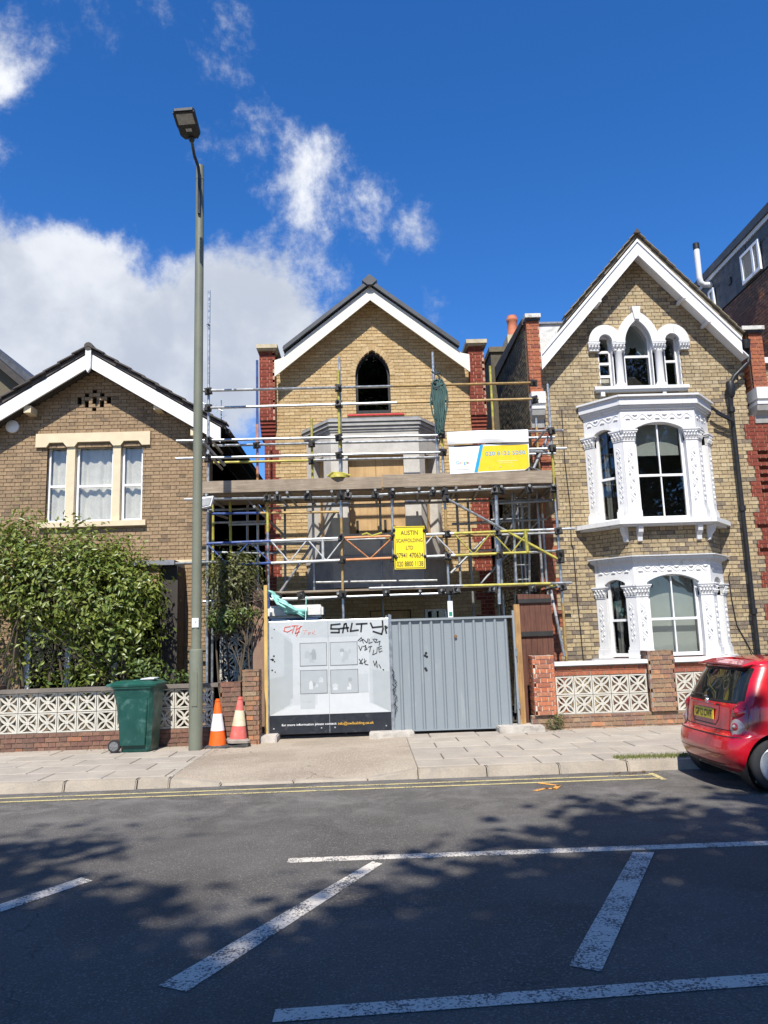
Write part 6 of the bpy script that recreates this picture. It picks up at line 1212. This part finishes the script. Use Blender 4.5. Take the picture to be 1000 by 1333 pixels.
# ================================================================== plants
def leafmat(name, c1, c2, rough=.35, tr=.25):
    m, t, b = newmat(name); r_ = t.nodes.new('ShaderNodeNewGeometry').outputs['Random Per Island']; col = mixc(t, r_, c1, c2)
    t.links.new(col, b.inputs['Base Color']); b.inputs['Roughness'].default_value = rough; b.inputs['Specular IOR Level'].default_value = .5
    out = t.nodes['Material Output']; tl_ = t.nodes.new('ShaderNodeBsdfTranslucent'); t.links.new(mixc(t, .5, col, (.28, .34, .03)), tl_.inputs[0]); mx = t.nodes.new('ShaderNodeMixShader'); mx.inputs[0].default_value = tr
    t.links.new(b.outputs[0], mx.inputs[1]); t.links.new(tl_.outputs[0], mx.inputs[2]); t.links.new(mx.outputs[0], out.inputs[0]); return m
leafmat('leaf_laurel', (.075, .125, .018), (.25, .28, .055), .38); leafmat('leaf_light', (.075, .13, .03), (.15, .19, .05), .45); leafmat('leaf_olive', (.085, .10, .03), (.15, .15, .05), .5); leafmat('leaf_red', (.20, .06, .03), (.16, .12, .04), .5); leafmat('leaf_tree', (.04, .075, .018), (.075, .12, .03), .5, .15); leafmat('grass_blade', (.13, .17, .035), (.26, .25, .09), .6)
mat('bark', (.11, .085, .06), .95, bmp=.6, bs=40); mat('twig', (.10, .075, .05), .9)
def leaves(pts, nrm, L0, W0, seed, droop=.3, up=.5):
    """one folded leaf of four triangles at each point"""
    rs = np.random.RandomState(seed); n = len(pts); pts = np.asarray(pts); nr = np.asarray(nrm)+rs.normal(0, .45, (n, 3)); nr[:, 2] += up; nr /= np.linalg.norm(nr, axis=1)[:, None]
    d = rs.normal(0, 1, (n, 3)); d[:, 2] -= droop; d -= nr*(d*nr).sum(1)[:, None]; d /= np.linalg.norm(d, axis=1)[:, None]; s = np.cross(nr, d)
    L_ = (L0*rs.uniform(.65, 1.25, n))[:, None]; W_ = (W0*rs.uniform(.7, 1.2, n))[:, None]
    v = np.stack([pts, pts+d*L_*.45+s*W_*.5+nr*W_*.16, pts+d*L_*.5-nr*W_*.06, pts+d*L_*.45-s*W_*.5+nr*W_*.16, pts+d*L_-nr*L_*.10], 1).reshape(-1, 3)
    b = np.arange(n)[:, None]*5; f = np.concatenate([b+[0, 1, 2], b+[1, 4, 2], b+[0, 2, 3], b+[2, 4, 3]], 0); me = bpy.data.meshes.new('foliage'); me.vertices.add(len(v)); me.vertices.foreach_set('co', v.ravel())
    me.loops.add(f.size); me.loops.foreach_set('vertex_index', f.ravel().astype(np.int32)); me.polygons.add(len(f)); me.polygons.foreach_set('loop_start', np.arange(0, f.size, 3, dtype=np.int32)); me.update(calc_edges=True); me.validate(); return me
def blobs(lobes, n, seed, shell=.55, clump=0, spread=.12):
    rs = np.random.RandomState(seed); P, Q = [], []; vol = np.array([l[3]*l[4]*l[5]*(l[6] if len(l) > 6 else 1) for l in lobes]); k = rs.choice(len(lobes), n, p=vol/vol.sum())
    d = rs.normal(0, 1, (n, 3)); d /= np.linalg.norm(d, axis=1)[:, None]; r_ = (shell+(1-shell)*rs.rand(n))**.7; r_ *= 1+.12*np.sin(d[:, 0]*9+d[:, 2]*7+k)+.10*np.sin(d[:, 0]*17-d[:, 2]*13)
    c = np.array([l[:3] for l in lobes])[k]; R_ = np.array([l[3:6] for l in lobes])[k]; p = c+d*R_*r_[:, None]
    if clump:
        cc = p[:clump]; j = rs.randint(0, clump, n); p = cc[j]+rs.normal(0, spread, (n, 3)); d = d[:clump][j]
    return p, d
def shrub(loc, lb, cat, lobes, n, L0, W0, lm, seed, stems, group=None, clump=0, spread=.12, twigs=0, name='shrub', up=.5, shell=.55):
    t = thing(name, lb, cat, loc, group); p, d = blobs(lobes, n, seed, shell, clump, spread); ok = p[:, 2] > .1; me = leaves(p[ok], d[ok], L0, W0, seed, up=up); me.materials.append(MATS[lm]); part(t, 'foliage', me, None, kind='stuff')
    for st in stems: part(t, 'stem', MB().path(st, [.028*(1-.75*i/(len(st)-1)) for i in range(len(st))], 6), 'twig', True)
    if twigs:
        rs = np.random.RandomState(seed+5); tw = MB()
        for i in range(twigs):
            a = p[rs.randint(len(p))]; st = stems[rs.randint(len(stems))]; b0 = V3(st[rs.randint(len(st)//2, len(st))]); mid = (V3(a)+b0)/2+V3(rs.normal(0, .06, 3)); tw.path([b0, mid, V3(a)], [.009, .006, .003], 4, caps=False)
        part(t, 'twigs', tw, 'twig', kind='stuff')
    return t
ys_ = 13.75
shrub((-5.3, ys_, .06), 'big dense evergreen shrub with glossy leaves hiding the ground floor of the low brown house', 'shrub',
      [(-5.55, ys_, 2.75, 1.25, .62, .95), (-4.65, ys_, 2.55, .95, .6, .95), (-6.35, ys_, 3.0, .75, .5, .85), (-5.0, ys_, 3.25, .8, .4, .55), (-6.15, ys_, 3.6, .5, .35, .55), (-4.35, ys_, 1.85, .65, .5, .8), (-5.6, ys_, 1.6, 1.0, .35, .7, .55), (-7.3, ys_, 2.4, .7, .5, .8), (-4.9, ys_, 1.1, .9, .3, .55, .45), (-6.2, ys_, 3.95, .12, .1, .35), (-5.2, ys_, 3.75, .15, .1, .25), (-4.35, ys_, 3.35, .2, .2, .3), (-3.95, ys_, 2.6, .35, .3, .6)], 14500, .115, .05, 'leaf_laurel', 3,
      [[(-5.3, ys_, .06), (-5.35, ys_+.05, .9), (-5.5, ys_, 1.8), (-5.8, ys_, 2.9), (-6.15, ys_, 3.7)], [(-5.1, ys_, .06), (-4.95, ys_, .9), (-4.8, ys_-.05, 1.9), (-4.6, ys_, 2.9)], [(-5.9, ys_, .06), (-6.0, ys_-.1, 1.0), (-6.2, ys_, 2.1), (-6.3, ys_, 3.0)], [(-4.4, ys_+.1, .06), (-4.3, ys_, .9), (-4.35, ys_, 1.9)], [(-5.5, ys_, .06), (-5.6, ys_, 1.2), (-5.4, ys_, 2.4), (-5.1, ys_, 3.5)]], twigs=160, clump=1500, spread=.11)
shrub((-6.3, 13.45, .06), 'thin bare stemmed bush with a few reddish leaves at the left border', 'shrub', [(-6.5, 13.45, 1.35, .35, .2, .35), (-6.4, 13.45, .9, .3, .2, .3), (-6.35, 13.5, 3.1, .4, .2, .5, .3)], 160, .09, .04, 'leaf_red', 8, [[(-6.22, 13.45, .06), (-6.2, 13.45, .8), (-6.1, 13.45, 1.5), (-6.05, 13.5, 2.3)], [(-6.22, 13.45, .5), (-6.45, 13.45, 1.1), (-6.75, 13.45, 1.5)], [(-6.2, 13.45, .9), (-6.4, 13.45, 1.6), (-6.6, 13.45, 2.2)], [(-6.35, 13.45, .06), (-6.5, 13.4, .7), (-6.8, 13.4, 1.2)]], twigs=25)
shrub((-2.5, 13.6, .06), 'thin straggly shrub with sparse olive leaves beside the lamp post, under the scaffold', 'shrub', [(-2.45, 13.6, 2.75, .48, .28, .45), (-2.25, 13.6, 2.95, .35, .25, .3), (-2.55, 13.55, 2.15, .38, .25, .22), (-2.2, 13.55, 2.2, .3, .2, .15)], 3000, .08, .036, 'leaf_olive', 12, [[(-2.42, 13.6, .06), (-2.45, 13.6, .9), (-2.5, 13.6, 1.7), (-2.45, 13.6, 2.6), (-2.3, 13.6, 3.2)], [(-2.38, 13.6, .06), (-2.3, 13.6, .9), (-2.2, 13.55, 1.8), (-2.1, 13.6, 2.8)], [(-2.48, 13.6, .06), (-2.62, 13.55, .9), (-2.68, 13.55, 1.7), (-2.7, 13.6, 2.5)], [(-2.3, 13.5, .06), (-2.05, 13.45, .8), (-2.1, 13.4, 1.6), (-1.8, 13.4, 2.4)]], clump=420, spread=.09, twigs=150)
shrub((-2.55, 13.3, .06), 'bright green leafy tuft growing behind the lamp post over the garden wall', 'shrub', [(-2.5, 13.3, 2.05, .28, .15, .22), (-2.1, 13.3, 2.18, .25, .12, .08)], 380, .085, .04, 'leaf_light', 15, [[(-2.45, 13.3, .06), (-2.5, 13.3, 1.0), (-2.5, 13.3, 1.9)], [(-2.3, 13.3, .06), (-2.2, 13.3, 1.2), (-2.05, 13.3, 2.1)]], twigs=12)
shrub((-3.55, 13.2, .06), 'small leafy seedlings behind the garden wall next to the bin', 'shrub', [(-3.75, 13.2, 1.3, .35, .2, .2), (-3.3, 13.2, 1.15, .3, .2, .12)], 320, .09, .04, 'leaf_light', 18, [[(-3.7, 13.2, .06), (-3.75, 13.2, .7), (-3.8, 13.2, 1.3)], [(-3.4, 13.2, .06), (-3.3, 13.2, 1.1)]])
w0 = (2.926, 12.752, 0.110)
shrub((w0[0], 12.78, .11), 'grey green weed growing at the foot of the red brick wall by the gate', 'weed', [(w0[0], 12.76, .22, .16, .09, .10), (w0[0]+.1, 12.78, .30, .10, .07, .10)], 420, .035, .016, 'leaf_olive', 21, [[(w0[0], 12.8, .11), (w0[0]+.03, 12.78, .2), (w0[0]+.1, 12.77, .33)], [(w0[0]-.02, 12.8, .11), (w0[0]-.06, 12.77, .25)]], name='weed')
gb = MB(); rs = np.random.RandomState(9)
for i in range(1300):
    x = rs.uniform(2.96, 3.9); y = 9.78+rs.normal(0, .055); h = rs.uniform(.02, .055); a = rs.uniform(0, 6.28); dx, dy = math.cos(a)*.004, math.sin(a)*.004; lx, ly = rs.normal(0, .018, 2)
    gb.add([(x-dx, y-dy, .108), (x+dx, y+dy, .108), (x+lx, y+ly, .112+h)], [(0, 1, 2)])
setting('grass', gb, 'grass_blade', kind='stuff')
lf = MB(); 
for i in range(70):
    x, y = (rs.uniform(2.7, 3.4), rs.uniform(9.28, 9.47)) if i < 25 else ((rs.uniform(-5.8, -2.8), rs.uniform(12.2, 12.44)) if i < 55 else (rs.uniform(2.7, 4.5), rs.uniform(12.5, 12.85))); z = .006 if y < 9.5 else .118; a = rs.uniform(0, 6.28); r_ = rs.uniform(.012, .03)
    lf.add([(x+r_*math.cos(a), y+r_*math.sin(a), z), (x+r_*.5*math.cos(a+1.6), y+r_*.5*math.sin(a+1.6), z+.006), (x-r_*math.cos(a), y-r_*math.sin(a), z+.003), (x-r_*.5*math.cos(a+1.6), y-r_*.5*math.sin(a+1.6), z+.008)], [(0, 1, 2, 3)])
setting('fallen_leaves', lf, 'leaf_red', kind='stuff')
# near street trees shade the road; high back crowns added to darken window reflections
def tree(x, y, h, lobes, n, seed, lb, clump):
    t = thing('street_tree', lb, 'tree', (x, y, .1), 'plane trees on the near pavement')
    tr_ = MB().path([(x, y, .1), (x+.05, y, 1.5), (x-.05, y+.1, 3.2), (x+.1, y, h*.55), (x, y, h*.75)], [.24, .20, .17, .11, .05], 10); part(t, 'trunk', tr_, 'bark', True)
    for l in lobes: part(t, 'limb', MB().path([(x, y, 3.0), ((x+l[0])/2, (y+l[1])/2, (3.2+l[2])/2-.2), (l[0], l[1], l[2])], [.10, .07, .03], 7), 'bark', True)
    p, d = blobs(lobes, n, seed, .2, clump, .28); me = leaves(p, d, .30, .23, seed); me.materials.append(MATS['leaf_tree']); part(t, 'crown', me, None, kind='stuff')
tree(1.6, -2.2, 10, [(0.32, -3.09, 11.20, 1.52, 1.28, 1.20), (2.06, -2.32, 10.70, 1.61, 1.36, 1.27), (1.50, -4.04, 10.20, 1.90, 1.60, 1.50), (-0.50, -3.64, 10.20, 1.42, 1.20, 1.12), (3.38, -3.77, 11.70, 1.71, 1.44, 1.35), (0.54, -4.97, 9.70, 1.71, 1.44, 1.35), (-0.76, -5.94, 12.20, 1.90, 1.60, 1.50), (2.24, -4.94, 12.20, 1.71, 1.44, 1.35), (1.05, -6.79, 12.00, 2.09, 1.76, 1.65), (1.50, -9.29, 14.00, 2.28, 1.92, 1.80), (-0.82, -9.14, 13.00, 2.09, 1.76, 1.65), (-0.76, -9.39, 16.00, 2.47, 2.08, 1.95), (1.54, -9.19, 16.00, 2.28, 1.92, 1.80), (2.34, -11.49, 16.00, 2.47, 2.08, 1.95), (9.53, -5.00, 6.00, 1.71, 1.44, 1.35)], 22000, 31, 'leafy plane tree on the near pavement, middle one of the row', 1500)
tree(-4.2, -2.4, 10, [(-4.78, -3.49, 11.20, 1.52, 1.28, 1.20), (-3.40, -3.64, 10.20, 1.42, 1.20, 1.12), (-6.28, -3.99, 11.20, 1.61, 1.36, 1.27), (-2.10, -4.04, 10.20, 1.33, 1.12, 1.05), (-4.16, -4.67, 9.70, 1.71, 1.44, 1.35), (-1.06, -4.67, 9.70, 1.23, 1.04, 0.98), (-2.86, -4.54, 12.20, 1.23, 1.04, 0.98), (-2.96, -6.34, 12.20, 1.71, 1.44, 1.35), (-4.95, -6.99, 12.00, 2.28, 1.92, 1.80), (-4.10, -9.49, 14.00, 2.28, 1.92, 1.80), (-6.95, -6.99, 12.00, 2.28, 1.92, 1.80), (-3.86, -2.94, 12.20, 1.14, 0.96, 0.90), (-5.56, -3.14, 12.20, 1.42, 1.20, 1.12), (-3.26, -9.59, 16.00, 2.38, 2.00, 1.88)], 20000, 37, 'leafy plane tree on the near pavement, left end of the row', 1500)
tree(7.5, -2, 10.5, [(5.34, -2.54, 12.20, 1.80, 1.52, 1.42), (4.32, -2.19, 11.20, 1.23, 1.04, 0.98), (7.24, -2.34, 12.20, 1.90, 1.60, 1.50), (5.96, -3.42, 10.70, 2.09, 1.76, 1.65), (4.20, -3.84, 10.20, 1.52, 1.28, 1.20), (8.52, -3.19, 11.20, 1.90, 1.60, 1.50), (3.34, -2.14, 12.20, 1.14, 0.96, 0.90), (1.32, -1.39, 11.20, 0.85, 0.72, 0.68), (2.72, -0.69, 11.20, 0.85, 0.72, 0.68), (4.28, -0.57, 11.70, 1.04, 0.88, 0.83), (6.24, -0.74, 12.20, 1.14, 0.96, 0.90), (5.21, -4.49, 10.00, 2.09, 1.76, 1.65), (6.48, -7.74, 13.00, 2.47, 2.08, 1.95), (8.55, -6.49, 12.00, 2.28, 1.92, 1.80), (4.10, -9.29, 14.00, 2.18, 1.84, 1.72)], 17000, 41, 'leafy plane tree on the near pavement, third in the row', 1500)
tree(14, -3.5, 15, [(10.87, -2.00, 8.00, 2.47, 2.08, 1.95), (13.29, -1.74, 9.00, 2.66, 2.24, 2.10), (16.29, -2.74, 9.00, 2.85, 2.40, 2.25), (11.55, -3.99, 12.00, 2.66, 2.24, 2.10), (14.48, -3.74, 13.00, 2.85, 2.40, 2.25), (16.98, -3.74, 13.00, 2.85, 2.40, 2.25), (11.74, -5.99, 16.00, 2.66, 2.24, 2.10), (14.66, -6.24, 17.00, 2.85, 2.40, 2.25), (9.40, -7.49, 14.00, 2.47, 2.08, 1.95), (9.87, -3.12, 5.50, 2.09, 1.76, 1.65), (12.03, -3.00, 6.00, 2.28, 1.92, 1.80), (14.53, -2.50, 6.00, 2.47, 2.08, 1.95), (9.53, -5.87, 8.50, 2.09, 1.76, 1.65), (16.99, -2.87, 6.50, 2.47, 2.08, 1.95), (19.29, -3.74, 9.00, 2.85, 2.40, 2.25), (10.13, -6.74, 11.00, 2.28, 1.92, 1.80)], 30000, 47, 'added unseen plane tree on the near pavement, right end, darkens window reflections', 1500)  # unseen tree, added to block the sky in the window reflections
